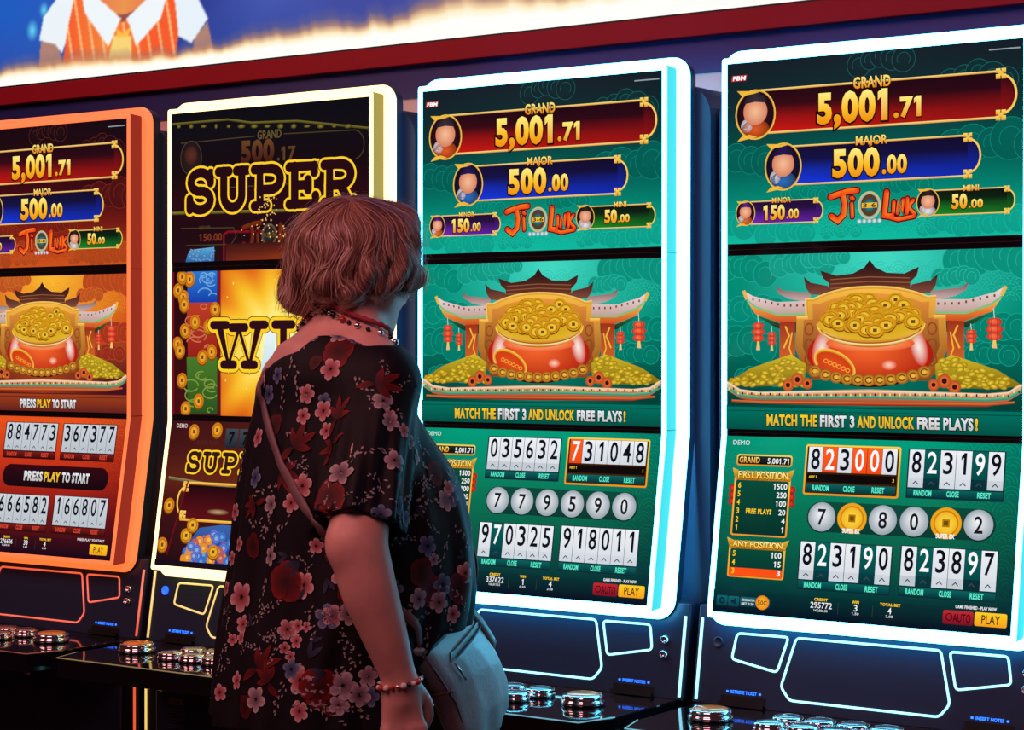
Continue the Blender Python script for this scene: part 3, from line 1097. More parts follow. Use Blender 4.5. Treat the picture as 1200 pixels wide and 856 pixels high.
SLAB = {
    'S': [_arcpts(.5, .27, .36, .24, -20, -270) + _arcpts(.5, .74, .38, .24, -90, 160), [(.88, .06), (.88, .3)], [(.1, .7), (.1, .96)]],
    'U': [[(.2, .03), (.2, .62)] + _arcpts(.5, .64, .3, .32, 180, 0) + [(.8, .62), (.8, .03)], [(.02, .04), (.38, .04)], [(.62, .04), (.98, .04)]],
    'P': [[(.22, .97), (.22, .04), (.6, .04)] + _arcpts(.6, .3, .32, .26, -90, 90) + [(.22, .56)], [(.02, .04), (.3, .04)], [(.02, .96), (.46, .96)]],
    'E': [[(.22, .97), (.22, .03)], [(.02, .04), (.92, .04), (.92, .2)], [(.02, .96), (.96, .96), (.96, .78)], [(.22, .5), (.7, .5)], [(.7, .38), (.7, .62)]],
    'R': [[(.2, .97), (.2, .04), (.56, .04)] + _arcpts(.56, .29, .32, .25, -90, 90) + [(.2, .54)], [(.02, .04), (.3, .04)], [(.02, .96), (.4, .96)], [(.54, .54), (.82, .95), (.98, .95)]],
    'W': [[(.12, .04), (.3, .95), (.5, .12), (.7, .95), (.88, .04)], [(.0, .04), (.26, .04)], [(.36, .1), (.62, .1)], [(.76, .04), (1.0, .04)], [(.2, .95), (.4, .95)], [(.6, .95), (.8, .95)]],
    'I': [[(.5, .04), (.5, .96)], [(.1, .04), (.9, .04)], [(.1, .96), (.9, .96)]],
    'N': [[(.2, .96), (.2, .04), (.8, .96), (.8, .04)], [(.02, .04), (.3, .04)], [(.02, .96), (.38, .96)], [(.62, .04), (.98, .04)]]}


def slab(A, ch, x0, x1, y0, y1, th, edge, inner, outer=(70, 20, 6)):
    for wd, col in ((th + 2 * edge + 6, outer), (th + 2 * edge, (255, 206, 40)), (th, inner)):
        A.up()
        for st in SLAB[ch]:
            p = [(x0 + (x1 - x0) * a, y0 + (y1 - y0) * b) for a, b in st]
            A.line(p, wd, col, miter=.8)
            for q in p:
                A.ell(q[0], q[1], wd / 2, wd / 2, col, n=14)
    A.up()


def win_upper():
    A = Art()
    A.grid(0, 0, 1000, 585, 8, 12, lambda u, v: ramp([(12, 12, 20), (16, 14, 20), (22, 10, 16), (44, 10, 18), (30, 10, 18), (40, 14, 20)], v))
    A.up().line([(6, 40), (300, 40), (420, 60), (650, 68), (1000, 116)], 9, (120, 110, 40), (60, 50, 20))
    R = random.Random(3)
    for k in range(14):
        x = 40 + k * 66
        A.ell(x, 50 + 4 * k, R.uniform(8, 22), R.uniform(6, 12), (140, 126, 44), (40, 34, 20), n=10)
    A.up()
    dim = (74, 58, 34)
    A.text('GRAND', 452, 573, 94, 124, (96, 78, 44), off=.03)
    A.line([(51, 118), (440, 112)], 4, dim)
    A.line([(585, 112), (934, 118)], 4, dim)
    A.arc(925, 172, 50, 54, -80, 80, 4, dim)
    A.text('500', 367, 537, 132, 208, (104, 66, 34), (70, 26, 20), off=.05)
    A.text('.17', 552, 644, 162, 210, (90, 60, 34), off=.03)
    A.up().ell(106, 178, 56, 66, (50, 30, 30), (30, 20, 24))
    A.up().ell(106, 168, 34, 36, (92, 46, 34), (60, 30, 26))
    A.ring(106, 178, 56, 66, 4, dim)
    A.up().line([(6, 392), (1000, 410)], 12, (146, 136, 50), (50, 46, 22))
    A.rect(230, 300, 640, 304, dim)
    A.line([(280, 590), (280, 484), (300, 474), (1000, 490)], 10, (150, 20, 34), (90, 10, 24))
    ji_logo(A, dim=.38, ox=8, oy=14)
    A.up().line([(51, 452), (330, 458), (344, 490), (318, 522), (80, 520)], 4, dim)
    A.text('MINOR', 150, 210, 446, 460, dim, off=.03)
    A.text('150.00', 150, 270, 478, 505, (120, 50, 30), off=.03)
    A.up().poly([(76, 585), (90, 552), (130, 536), (229, 530), (229, 585)], None, cols=[(40, 90, 160), (60, 150, 200), (120, 190, 220), (90, 170, 220), (40, 100, 170)])
    for k in range(26):
        A.ell(R.uniform(90, 225), R.uniform(538, 580), 12, 5, (150, 190, 210), (40, 80, 150), n=8, rot=R.uniform(-.5, .5))
    A.up().grid(290, 520, 1000, 585, 4, 2, lambda u, v: mixc((60, 20, 20), (150, 56, 24), v * (1 - abs(u - .5))))
    A.up(2)
    for ch, x0, x1 in (('S', 86, 226), ('U', 248, 404), ('P', 434, 580), ('E', 610, 748), ('R', 782, 930)):
        slab(A, ch, x0, x1, 234, 386, 38, 9, (38, 12, 18), (30, 10, 12))
    for k in range(70):
        t = R.random()
        x = 510 + R.gauss(0, 60) * (.3 + t)
        y = 340 + 180 * t
        A.ell(x, y, R.uniform(2, 5), R.uniform(2, 5), (255, 236, 150), (200, 130, 40), n=8)
    clipv(A, 1000, 585)
    return A


def win_mid():
    A = Art()
    R = random.Random(5)

    def bg(u, v):
        if u < .26:
            return mixc((30, 8, 14), (70, 14, 18), v)
        a = math.atan2(v - .5, (u - .55) * 1.6)
        d = math.hypot((u - .55) * 1.5, v - .5)
        ray = .5 + .5 * math.sin(a * 11 + 1)
        c = ramp([(255, 255, 235), (255, 236, 120), (250, 190, 40), (226, 110, 24), (150, 40, 20), (70, 14, 18)], min(.999, d * (1.15 - .25 * ray)))
        return mixc(c, (120, 20, 20), .35 * max(0, abs(u - .55) - .3))
    A.grid(0, 0, 1000, 562, 56, 34, bg)
    A.up().rect(0, 0, 14, 562, (120, 16, 30))
    A.up().rect(250, 0, 262, 562, None, grad=((140, 20, 36), (90, 16, 26)))
    # stacked blue, red and green panels with swirls
    for (y0, y1, c1, c2, sw) in ((0, 122, (40, 120, 210), (20, 60, 170), (130, 190, 225)), (122, 336, (186, 60, 36), (150, 30, 24), (226, 130, 90)), (336, 556, (70, 120, 40), (40, 80, 30), (150, 170, 70))):
        A.up().poly([(82, y0), (244, y0), (244, y1), (88, y1)], None, grad=(c1, c2))
        A.up()
        for k in range(9):
            x, y, r = R.uniform(100, 225), R.uniform(y0 + 14, y1 - 10), R.uniform(16, 44)
            r = min(r, y1 - y, y - y0)
            A.arc(min(x, 244 - r), y, r, r * .55, R.uniform(0, 200), R.uniform(220, 420), 6, sw, col2=mixc(sw, c2, .6))
    A.up(2)
    for (x, y) in ((37, 72), (64, 100), (70, 129), (127, 198), (234, 150), (74, 232), (35, 284), (47, 310), (167, 335), (216, 314), (58, 426), (147, 507), (78, 538), (199, 216), (100, 30), (60, 20), (640, 420), (820, 460), (900, 120), (880, 330), (760, 60)):
        coin(A, x, y, 27, 30, R.uniform(-.6, .6), hue=.55)
    for k in range(60):
        x, y = R.uniform(280, 980), R.uniform(20, 540)
        A.ell(x, y, R.uniform(2, 5), R.uniform(3, 7), (255, 240, 150), (255, 190, 60), n=8)
    # white beams between the letters
    A.up()
    A.poly([(500, 240), (545, 200), (560, 200), (528, 385), (470, 385)], None, grad=((240, 250, 250), (200, 226, 236)))
    A.up()
    for ch, x0, x1 in (('W', 226, 494), ('I', 532, 640), ('N', 676, 880)):
        slab(A, ch, x0, x1, 204, 372, 34, 13, (44, 14, 24))
    clipv(A, 1000, 562)
    return A


def win_lower():
    A = Art()
    R = random.Random(9)
    A.grid(0, 0, 1000, 570, 8, 12, lambda u, v: mixc(ramp([(56, 16, 20), (70, 20, 22), (96, 34, 22), (60, 16, 18), (50, 14, 20), (26, 10, 20)], v), (130, 56, 20), .3 * (1 - abs(u - .5) * 2)))
    A.up().line([(20, 228), (160, 240), (420, 262)], 14, (150, 140, 90), (60, 40, 24))
    A.text('DEMO', 32, 90, 12, 28, (220, 190, 190), off=.02)
    for (x, y) in ((127, 42), (249, 33), (27, 490), (40, 335), (640, 60), (860, 30), (900, 200)):
        coin(A, x, y, 28, 30, R.uniform(-.5, .5), hue=.5)
    for k, d in enumerate('777309'):
        x = 296 + k * 72
        A.up().rect(x, 26, x + 66, 100, (44, 52, 62), grad=((64, 72, 80), (30, 36, 46)))
        A.up().text(d, x + 18, x + 48, 40, 86, (12, 14, 20), off=.03)
    A.text('SUPER PLAY', 150, 262, 76, 92, (84, 34, 30), off=.03)
    A.up(2)
    for ch, x0, x1 in (('S', 112, 178), ('U', 198, 272), ('P', 300, 368), ('E', 392, 456), ('R', 480, 548)):
        slab(A, ch, x0, x1, 124, 196, 17, 7, (52, 24, 20))
    for ch, x0, x1 in (('W', 590, 710), ('I', 728, 772), ('N', 792, 886)):
        slab(A, ch, x0, x1, 124, 196, 17, 7, (52, 24, 20))
    # gold framed dark plaque
    A.up().poly([(112, 252), (950, 252), (950, 378), (112, 378)], None, grad=((30, 6, 12), (90, 16, 22)))
    A.up().arc(112, 315, 30, 52, 90, 270, 8, (250, 200, 70))
    A.rect(105, 238, 950, 248, (255, 190, 60), grad=((255, 214, 90), (226, 140, 30)))
    A.rect(105, 382, 950, 392, (255, 190, 60), grad=((255, 214, 90), (226, 140, 30)))
    A.up()
    knot(A, 118, 262, 17)
    knot(A, 118, 368, 17)
    A.ell(300, 350, 60, 12, (190, 160, 110), (84, 16, 22))
    # heap of blue, amber and pink coins
    A.up().poly([(135, 556), (160, 480), (215, 415), (330, 398), (560, 400), (760, 430), (860, 500), (880, 556)], None, grad=((60, 100, 170), (30, 50, 130)))
    for k in range(150):
        x = R.uniform(150, 860)
        top = 400 + 150 * (abs(x - 470) / 390) ** 2.2
        y = R.uniform(top + 10, 548)
        c = R.choice([((110, 170, 230), (40, 90, 180)), ((255, 200, 90), (220, 120, 30)), ((230, 150, 130), (170, 70, 70)), ((150, 190, 226), (60, 80, 190))])
        A.up().ell(x, y, 22, 21, c[0], c[1], n=14)
        A.up().ring(x, y, 12, 11, 3, c[1], n=10)
    for (x, y) in ((152, 448), (180, 406), (303, 504)):
        coin(A, x, y, 30, 28, .3, hue=.3)
    A.up().rect(0, 548, 1000, 570, (22, 14, 26))
    A.up().line([(60, 530), (130, 236)], 7, (130, 16, 30), (80, 10, 20))
    clipv(A, 1000, 570)
    return A


# ------------------------------------------------------------------ slot machines
W = 0.62
ZT0, ZT1, ZM0, ZM1, ZL0, ZL1 = 1.95704, 1.59415, 1.5709, 1.22273, 1.20812, 0.85932
SL = 0.0576 / (ZL0 - ZL1)


def yprof(z):
    return 0.0 if z >= ZL0 else -(ZL0 - z) * SL


def rr_loop(ex, r, n=6):
    """rounded rectangle (x,z) around the display, grown by ex, with a break where the lower screen starts"""
    x0, x1, z0, z1 = -ex, W + ex, ZL1 - ex, ZT0 + ex
    p = []
    for cx, cz, a0 in ((x1 - r, z1 - r, 0), (x0 + r, z1 - r, 90), (x0 + r, z0 + r, 180), (x1 - r, z0 + r, 270)):
        for k in range(n + 1):
            a = math.radians(a0 + 90 * k / n)
            p.append((cx + r * math.cos(a), cz + r * math.sin(a)))
        if a0 == 90:
            p.append((x0, ZL0))
        if a0 == 270:
            p.append((x1, ZL0))
    return p


def bridge(name, loops, m, parent, smooth=False):
    """loops: list of lists of (x,z,yoff); quads between successive loops"""
    V, F = [], []
    n = len(loops[0])
    for lp in loops:
        V += [(x, yprof(z) + yo, z) for (x, z, yo) in lp]
    for a in range(len(loops) - 1):
        for i in range(n):
            j = (i + 1) % n
            F.append((a * n + i, a * n + j, (a + 1) * n + j, (a + 1) * n + i))
    return mesh_obj(name, V, F, m, parent, smooth)


PZ0, PY0 = 0.832, 0.0015


def bpt(x, s, out=0.0):
    """point on the sloping front panel: x, distance s down the slope, out = proud of it"""
    n = math.hypot(1, .165)
    return (x, PY0 - s * .165 / n - out / n, PZ0 - s / n + out * .165 / n)


def plaque_text(name, body, x0, x1, s0, s1, m, parent):
    A = Art()
    A.text(body, x0 * 1000, x1 * 1000, s0 * 1000, s1 * 1000, (255, 255, 255), off=.02)
    V = [bpt(a / 1000, b / 1000, .0012) for a, b, _ in A.V]
    return mesh_obj(name, V, A.F, m, parent)


btn_prof = [(.026, -.002), (.043, 0), (.0455, .004), (.044, .009), (.041, .0105), (.0425, .014), (.041, .019), (.036, .0215), (.034, .0205), (.033, .0205)]
ME_bigbase = lathe_mesh('button_ring', btn_prof, M_chrome)
ME_bigcap = lathe_mesh('button_cap', [(.0335, .018), (.0335, .0212), (.030, .0228), (.018, .0245), (.004, .025)], M_orange_cap)
ME_smbase = lathe_mesh('button_ring', [(r * .72, z * .8) for r, z in btn_prof], M_chrome)
ME_smcap = lathe_mesh('button_cap', [(r * .72, z * .8) for r, z in [(.0335, .018), (.0335, .0212), (.030, .0228), (.018, .0245), (.004, .025)]], M_clear_cap)
ME_lock = lathe_mesh('lock', [(.0095, 0), (.0095, .004), (.0075, .006), (.0065, .010), (.0055, .010), (.005, .006), (.001, .006)], M_chrome, 20)
ME_ring = lathe_mesh('socket', [(.0095, 0), (.011, .001), (.011, .003), (.0085, .0035), (.0075, .001), (.002, .001)], M_satin, 20)
M_socket_blue = mat('blue_socket', (0.02, 0.05, 0.3), rough=.3, emit=(0.02, 0.15, 1.0), strength=1.3)
ME_ringb = lathe_mesh('socket', [(.0095, 0), (.011, .001), (.011, .003), (.0085, .0035), (.0075, .001), (.002, .001)], M_socket_blue, 20)
M_sticker_red = mat('sticker_red', (0.35, 0.03, 0.03), rough=.5)
M_sticker_line = mat('sticker_print', (0.16, 0.1, 0.1), rough=.6)

UPPER = {}
MID = {}


def slot_machine(k, colour, label, uart, mart, lart, ukey, mkey, blue_socket=False):
    t = empty('slot_machine', label, 'slot machine', (k * PITCH, 0, 0), group='slot machines in a row')
    N = NEON[colour]
    bx0, bx1 = -.0655, .6855
    # cabinet bodies
    prof = [(bx0, .66), (bx1, .66)]
    for cx, a0 in ((bx1 - .07, 0), (bx0 + .07, 90)):
        for q in range(7):
            a = math.radians(a0 + 15 * q)
            prof.append((cx + .07 * math.cos(a), 1.937 - .07 + .07 * math.sin(a)))
    prism('rear_cabinet', prof, .085, .262, 'y', M_satin, t)
    prism('front_panel', [(.09, .862), (.0065, .862), bpt(0, .168)[1:], (.09, bpt(0, .168)[2])], bx0, bx1, 'x', M_satin, t, bevel=.003)
    lc = box('lower_cabinet', bx0, bx1, -.030, .262, 0, .622, M_black, t, bevel=.004)
    box('door', bx0 + .05, bx1 - .05, -.040, -.028, .09, .60, M_satin, t, bevel=.004)
    box('kick_plate', bx0 + .02, bx1 - .02, -.034, -.028, .005, .075, M_steel, t, bevel=.001)
    # button deck
    dk = [(-.052, -.02), (-.050, -.262), (-.024, -.352), (.644, -.352), (.670, -.262), (.672, -.02)]
    prism('button_deck', dk, .622, .668, 'z', M_gloss, t, bevel=.003)
    tube('deck_edge_light', [(a, b, .6672) for a, b in dk[1:5]], .0013, N['trim'], t, seg=6)
    # screens
    if ukey not in UPPER:
        ob = uart().build('display_panel', (0, 0, ZT0), (1, 0, 0), (0, 0, -1), (0, -1, 0), W / 1000, M_scr, t)
        UPPER[ukey] = ob.data
    else:
        link('display_panel', UPPER[ukey], t)
    if mkey not in MID:
        ob = mart().build('display_panel', (0, 0, ZM0), (1, 0, 0), (0, 0, -1), (0, -1, 0), W / 1000, M_scr, t)
        MID[mkey] = ob.data
    else:
        link('display_panel', MID[mkey], t)
    Lh = math.hypot(.0576, ZL0 - ZL1)
    vd = (0, -.0576 / Lh, -(ZL0 - ZL1) / Lh)
    lart().build('display_panel', (0, 0, ZL0), (1, 0, 0), vd, (0, vd[2], -vd[1]), W / 1000, M_scr, t)
    # black module behind the glass, with its glowing edge
    V, F = [], []
    lp = rr_loop(.004, .004, 2)
    V = [(x, yprof(z) + .0008, z) for x, z in lp]
    zz = sorted(set([z for _, z in lp]))
    hs = [(-.004, ZT0 + .004), (W + .004, ZT0 + .004), (W + .004, ZL0), (W + .004, ZL1 - .004), (-.004, ZL1 - .004), (-.004, ZL0)]
    V = [(x, yprof(z) + .0008, z) for x, z in hs] + [(x, yprof(z) + .03, z) for x, z in hs]
    F = [(0, 1, 2, 5), (5, 2, 3, 4)] + [(i, (i + 1) % 6, (i + 1) % 6 + 6, i + 6) for i in range(6)]
    mesh_obj('screen_module', V, F, M_gloss, t)
    l0, l1 = rr_loop(.0005, .002, 3), rr_loop(.0115, .006, 3)
    bridge('edge_light', [[(x, z, .0006) for x, z in l0], [(x, z, -.0022) for x, z in l0], [(x, z, -.0028) for x, z in rr_loop(.006, .004, 3)], [(x, z, -.001) for x, z in l1]], N['front'], t)
    bridge('module_side', [[(x, z, -.001) for x, z in l1], [(x, z, .042) for x, z in rr_loop(.0095, .006, 3)]], N['side'], t)
    n = 8
    bridge('light_frame', [[(x, z, .040) for x, z in rr_loop(.006, .006, n)], [(x, z, .040) for x, z in rr_loop(.026, .034, n)],
                           [(x, z, .043) for x, z in rr_loop(.031, .039, n)], [(x, z, .057) for x, z in rr_loop(.033, .041, n)]], N['front'], t)
    bridge('frame_back', [[(x, z, .057) for x, z in rr_loop(.033, .041, n)], [(x, z, .088) for x, z in rr_loop(.028, .036, n)]], M_satin, t)
    # seams across the lit edge
    for z in (.5 * (ZT1 + ZM0), .5 * (ZM1 + ZL0)):
        box('seam', -.0125, W + .0125, yprof(z) + .0002, yprof(z) + .047, z - .0008, z + .0008, M_dark, t)
    # glowing outlines on the sloping panel
    quads = [[(.026, .021), (.141, .020), (.121, .091), (.018, .073)], [(.158, .020), (.461, .019), (.486, .118), (.466, .143), (.153, .143), (.132, .118)], [(.479, .020), (.594, .019), (.603, .070), (.496, .090)]]
    for q in quads:
        fp = fillet([Vector((a, b, 0)) for a, b in q], .009)
        tube('light_strip', [bpt(p.x, p.y, .0005) for p in fp], .0024, N['line'], t, closed=True)
        inner = [bpt(p.x, p.y, .0002) for p in fp]
        mesh_obj('inset_panel', inner, [tuple(range(len(inner)))], M_satin, t)
    for x in (bx0 + .0095, bx1 - .0095):
        tube('light_strip', [bpt(x, -.004, .0005), bpt(x, .160, .0005)], .0032, N['line'], t)
        tube('light_strip', [(x, -.032, .585), (x, -.032, .06)], .0030, N['line'], t)
    # locks, sockets, note and ticket slots
    rot = Matrix.Rotation(math.radians(90 - 9.4), 4, 'X')
    for s in (.047, .077):
        o = link('lock', ME_lock, t)
        o.matrix_local = Matrix.Translation(bpt(.633, s)) @ rot
        kx = link('lock_key', ME_keyblade, o)
        kx.location = (0, 0, .008)
    o = link('headphone_socket', ME_ringb if blue_socket else ME_ring, t)
    o.matrix_local = Matrix.Translation(bpt(-.015, .042)) @ rot
    for (x0, x1, txt, nm) in ((.529, .604, 'INSERT NOTES', 'note_slot'), (.012, .090, 'RETRIEVE TICKET', 'ticket_slot')):
        ns = mesh_obj(nm, [bpt(x0 - .012, .145, .0004), bpt(x1 + .012, .145, .0004), bpt(x1 + .012, .162, .0004), bpt(x0 - .012, .162, .0004),
                           bpt(x0 - .012, .158, .012), bpt(x1 + .012, .158, .012), bpt(x1 + .012, .166, .012), bpt(x0 - .012, .166, .012)],
                      [(0, 1, 2, 3), (3, 2, 5, 4), (4, 5, 6, 7)], M_dark, t)
        tx = plaque_text('slot_lettering', txt, x0 + .010, x1 - .010, .1345, .1405, M_blue_led, ns)
        for xx in (x0, x1 - .005):
            p = [bpt(xx, .1355, .001), bpt(xx + .005, .1355, .001), bpt(xx + .005, .1395, .001), bpt(xx, .1395, .001)]
            mesh_obj('slot_led', p, [(0, 1, 2, 3)], M_blue_led, ns)
    # buttons
    for (x, y, big) in ((.066, -.182, 1), (.545, -.182, 1), (.215, -.150, 0), (.283, -.150, 0), (.351, -.150, 0), (.419, -.150, 0), (.215, -.222, 0), (.283, -.222, 0), (.351, -.222, 0), (.405, -.222, 0)):
        b = link('button', ME_bigbase if big else ME_smbase, t, loc=(x, y, .669))
        link('button_cap', ME_bigcap if big else ME_smcap, b)
    # door sticker and lock
    st = box('sticker', .022, .088, -.0412, -.0402, .440, .540, M_satin, t)
    box('sticker_header', .030, .076, -.0418, -.0411, .522, .536, M_sticker_red, st)
    A = Art()
    A.text('FBM', 38, 68, 0, 9, (255, 255, 255), off=.03)
    mesh_obj('sticker_lettering', [(a / 1000, -.0421, .5335 - b / 1000) for a, b, _ in A.V], A.F, M_sticker_line, st)
    for i in range(9):
        wd = (.052, .06, .04, .055, .036, .06, .03, .058, .048)[i]
        box('print_line', .026, .026 + wd, -.0417, -.0411, .510 - i * .0075 - .0016, .510 - i * .0075, M_sticker_line, st)
    o = link('lock', ME_lock, t)
    o.matrix_local = Matrix.Translation((.307, -.040, .554)) @ Matrix.Rotation(math.radians(90), 4, 'X')
    return t


bmk = bmesh.new()
bmesh.ops.create_cube(bmk, size=1)
for v in bmk.verts:
    v.co = (v.co.x * .002, v.co.y * .009, v.co.z * .008)
ME_keyblade = bpy.data.meshes.new('lock_key')
bmk.to_mesh(ME_keyblade)
bmk.free()
ME_keyblade.materials.append(M_chrome)

ST4 = ('295772', '147,886.00', '3', '1.50', '4', '2.00')
ST3 = ('337622', '168,811.15', '1', '0.50', '4', '2.00')
slot_machine(0, 'orange', 'slot machine framed in orange-red light with red screens, leftmost of the row', lambda: upper_art('red'), lambda: mid_art('red', WORDS_PRESS), lower_red, 'red', 'red')
slot_machine(1, 'yellow', 'slot machine framed in pale yellow light showing SUPER WIN, partly hidden by the person', win_upper, win_mid, win_lower, 'win', 'win', True)
slot_machine(2, 'cyan', 'cyan-white lit slot machine the person faces, its credit reading 337622', lambda: upper_art('teal'), lambda: mid_art('teal', WORDS_MATCH),
             lambda: lower_teal([(0, '035632', {}), (1, '731048', dict(hot=(0,), gold=True)), (2, '970325', dict(dark=(1,))), (3, '918011', {})], '779590', ST3), 'teal', 'teal')
slot_machine(3, 'cyan', 'cyan-white lit slot machine at far right, its credit reading 295772', None, None,
             lambda: lower_teal([(0, '823000', dict(hot=(1, 3, 4), gold=True)), (1, '823199', dict(dark=(1, 4))), (2, '823190', dict(dark=(1, 4))), (3, '823897', dict(dark=(1, 4)))], '7o80o2', ST4), 'teal', 'teal')
bpy.data.objects.remove(_fo)

#PERSON#
# ------------------------------------------------------------------ implicit-surface modelling
class Field:
    def __init__(s, lo, hi, h):
        s.lo = np.array(lo, float)
        s.h = h
        s.n = np.ceil((np.array(hi) - s.lo) / h).astype(int) + 1
        s.F = np.full(s.n, 9.0, np.float32)

    def sub(s, lo, hi):
        a = np.clip(np.floor((np.array(lo) - s.lo) / s.h).astype(int), 0, s.n)
        b = np.clip(np.ceil((np.array(hi) - s.lo) / s.h).astype(int) + 1, 0, s.n)
        ax = [(s.lo[i] + s.h * np.arange(a[i], b[i])).astype(np.float32) for i in range(3)]
        return (slice(a[0], b[0]), slice(a[1], b[1]), slice(a[2], b[2])), ax[0][:, None, None], ax[1][None, :, None], ax[2][None, None, :]

    def add(s, fn, lo, hi, k=0.02, cut=False):
        pad = k + 3 * s.h + .012
        sl, x, y, z = s.sub(np.array(lo) - pad, np.array(hi) + pad)
        d = fn(x, y, z).astype(np.float32)
        a = s.F[sl]
        if cut:
            d = -d
            t = np.clip(.5 - .5 * (a - d) / k, 0, 1)
            s.F[sl] = a * (1 - t) + d * t + k * t * (1 - t)
        else:
            t = np.clip(.5 + .5 * (a - d) / k, 0, 1)
            s.F[sl] = a * (1 - t) + d * t - k * t * (1 - t)

    def cone(s, a, b, ra, rb, k=0.02, cut=False):
        a, b = np.array(a, float), np.array(b, float)
        ab = b - a
        L = float(ab @ ab) + 1e-12
        r = max(ra, rb)

        def fn(x, y, z):
            t = np.clip(((x - a[0]) * ab[0] + (y - a[1]) * ab[1] + (z - a[2]) * ab[2]) / L, 0, 1)
            return np.sqrt((x - a[0] - t * ab[0]) ** 2 + (y - a[1] - t * ab[1]) ** 2 + (z - a[2] - t * ab[2]) ** 2) - (ra + t * (rb - ra))
        s.add(fn, np.minimum(a, b) - r, np.maximum(a, b) + r, k, cut)

    def chain(s, pts, rs, k=0.02, soft=True):
        P = np.array(pts, float)
        r = np.array(rs, float)
        if len(P) > 2:                      # smooth the joints
            t = np.linspace(0, len(P) - 1, 8 * (len(P) - 1) + 1)
            Q = np.stack([np.interp(t, np.arange(len(P)), P[:, i]) for i in range(3)] + [np.interp(t, np.arange(len(P)), r)], 1)
            for _ in range(3 if soft else 0):
                Q[1:-1] = .25 * Q[:-2] + .5 * Q[1:-1] + .25 * Q[2:]
            P, r = Q[:, :3], Q[:, 3]

        def fn(x, y, z):
            best = None
            for i in range(len(P) - 1):
                a, ab = P[i], P[i + 1] - P[i]
                L = float(ab @ ab) + 1e-12
                t = np.clip(((x - a[0]) * ab[0] + (y - a[1]) * ab[1] + (z - a[2]) * ab[2]) / L, 0, 1)
                d = np.sqrt((x - a[0] - t * ab[0]) ** 2 + (y - a[1] - t * ab[1]) ** 2 + (z - a[2] - t * ab[2]) ** 2) - (r[i] + t * (r[i + 1] - r[i]))
                best = d if best is None else np.minimum(best, d)
            return best
        s.add(fn, P.min(0) - r.max(), P.max(0) + r.max(), k)

    def ell(s, c, r, k=0.02, R=None, cut=False):
        c, r = np.array(c, float), np.array(r, float)
        m = r.max() if R is not None else r
        R = np.eye(3) if R is None else np.array(R)

        def fn(x, y, z):
            X, Y, Z = x - c[0], y - c[1], z - c[2]
            q = [(R[0, i] * X + R[1, i] * Y + R[2, i] * Z) for i in range(3)]
            k0 = np.sqrt((q[0] / r[0]) ** 2 + (q[1] / r[1]) ** 2 + (q[2] / r[2]) ** 2)
            k1 = np.sqrt((q[0] / r[0] ** 2) ** 2 + (q[1] / r[1] ** 2) ** 2 + (q[2] / r[2] ** 2) ** 2) + 1e-6
            return k0 * (k0 - 1) / k1
        s.add(fn, c - m, c + m, k, cut)

    def mesh(s, smooth=1):
        F = s.F
        o = F < 0
        c = np.zeros(tuple(s.n - 1), np.int8)
        for i in (0, 1):
            for j in (0, 1):
                for k in (0, 1):
                    c += o[i:s.n[0] - 1 + i, j:s.n[1] - 1 + j, k:s.n[2] - 1 + k]
        idx = np.argwhere((c > 0) & (c < 8))
        acc = np.zeros((len(idx), 3))
        cnt = np.zeros(len(idx))
        co = [(i, j, k) for i in (0, 1) for j in (0, 1) for k in (0, 1)]
        for a in co:
            for ax in range(3):
                if a[ax]:
                    continue
                b = list(a)
                b[ax] = 1
                va = F[idx[:, 0] + a[0], idx[:, 1] + a[1], idx[:, 2] + a[2]]
                vb = F[idx[:, 0] + b[0], idx[:, 1] + b[1], idx[:, 2] + b[2]]
                m = (va < 0) != (vb < 0)
                t = np.where(m, va / np.where(m, va - vb, 1), 0)
                t = np.clip(t, .02, .98)
                p = np.array(a, float)[None] + t[:, None] * (np.array(b) - np.array(a))[None]
                acc += p * m[:, None]
                cnt += m
        V = (idx + acc / cnt[:, None]) * s.h + s.lo
        ids = np.full(tuple(s.n - 1), -1, np.int32)
        ids[idx[:, 0], idx[:, 1], idx[:, 2]] = np.arange(len(idx))
        faces = []
        for ax in range(3):
            u, v = (ax + 1) % 3, (ax + 2) % 3
            A = o.take(np.arange(s.n[ax] - 1), ax)
            B = o.take(np.arange(1, s.n[ax]), ax)
            e = np.argwhere(A != B)
            e = e[(e[:, u] > 0) & (e[:, v] > 0) & (e[:, u] < s.n[u] - 1) & (e[:, v] < s.n[v] - 1)]
            q = []
            for du, dv in ((-1, -1), (0, -1), (0, 0), (-1, 0)):
                p = e.copy()
                p[:, u] += du
                p[:, v] += dv
                q.append(ids[p[:, 0], p[:, 1], p[:, 2]])
            q = np.stack(q, 1)
            fl = A[e[:, 0], e[:, 1], e[:, 2]]
            q[~fl] = q[~fl][:, ::-1]
            faces.append(q[(q >= 0).all(1)])
        Q = np.concatenate(faces)
        for _ in range(smooth):
            sm = np.zeros_like(V)
            ct = np.zeros(len(V))
            for a in range(4):
                b = (a + 1) % 4
                np.add.at(sm, Q[:, a], V[Q[:, b]])
                np.add.at(sm, Q[:, b], V[Q[:, a]])
                np.add.at(ct, Q[:, a], 1)
                np.add.at(ct, Q[:, b], 1)
            V = V * .5 + .5 * sm / ct[:, None]
        return V, Q

    def obj(s, name, m, parent, smooth=1):
        V, Q = s.mesh(smooth)
        me = bpy.data.meshes.new(name)
        me.vertices.add(len(V))
        me.vertices.foreach_set('co', V.astype(np.float32).ravel())
        me.loops.add(Q.size)
        me.loops.foreach_set('vertex_index', Q.astype(np.int32).ravel())
        me.polygons.add(len(Q))
        me.polygons.foreach_set('loop_start', np.arange(0, Q.size, 4, dtype=np.int32))
        me.polygons.foreach_set('loop_total', np.full(len(Q), 4, np.int32))
        me.update(calc_edges=True)
        me.validate()
        me.polygons.foreach_set('use_smooth', [True] * len(me.polygons))
        me.materials.append(m)
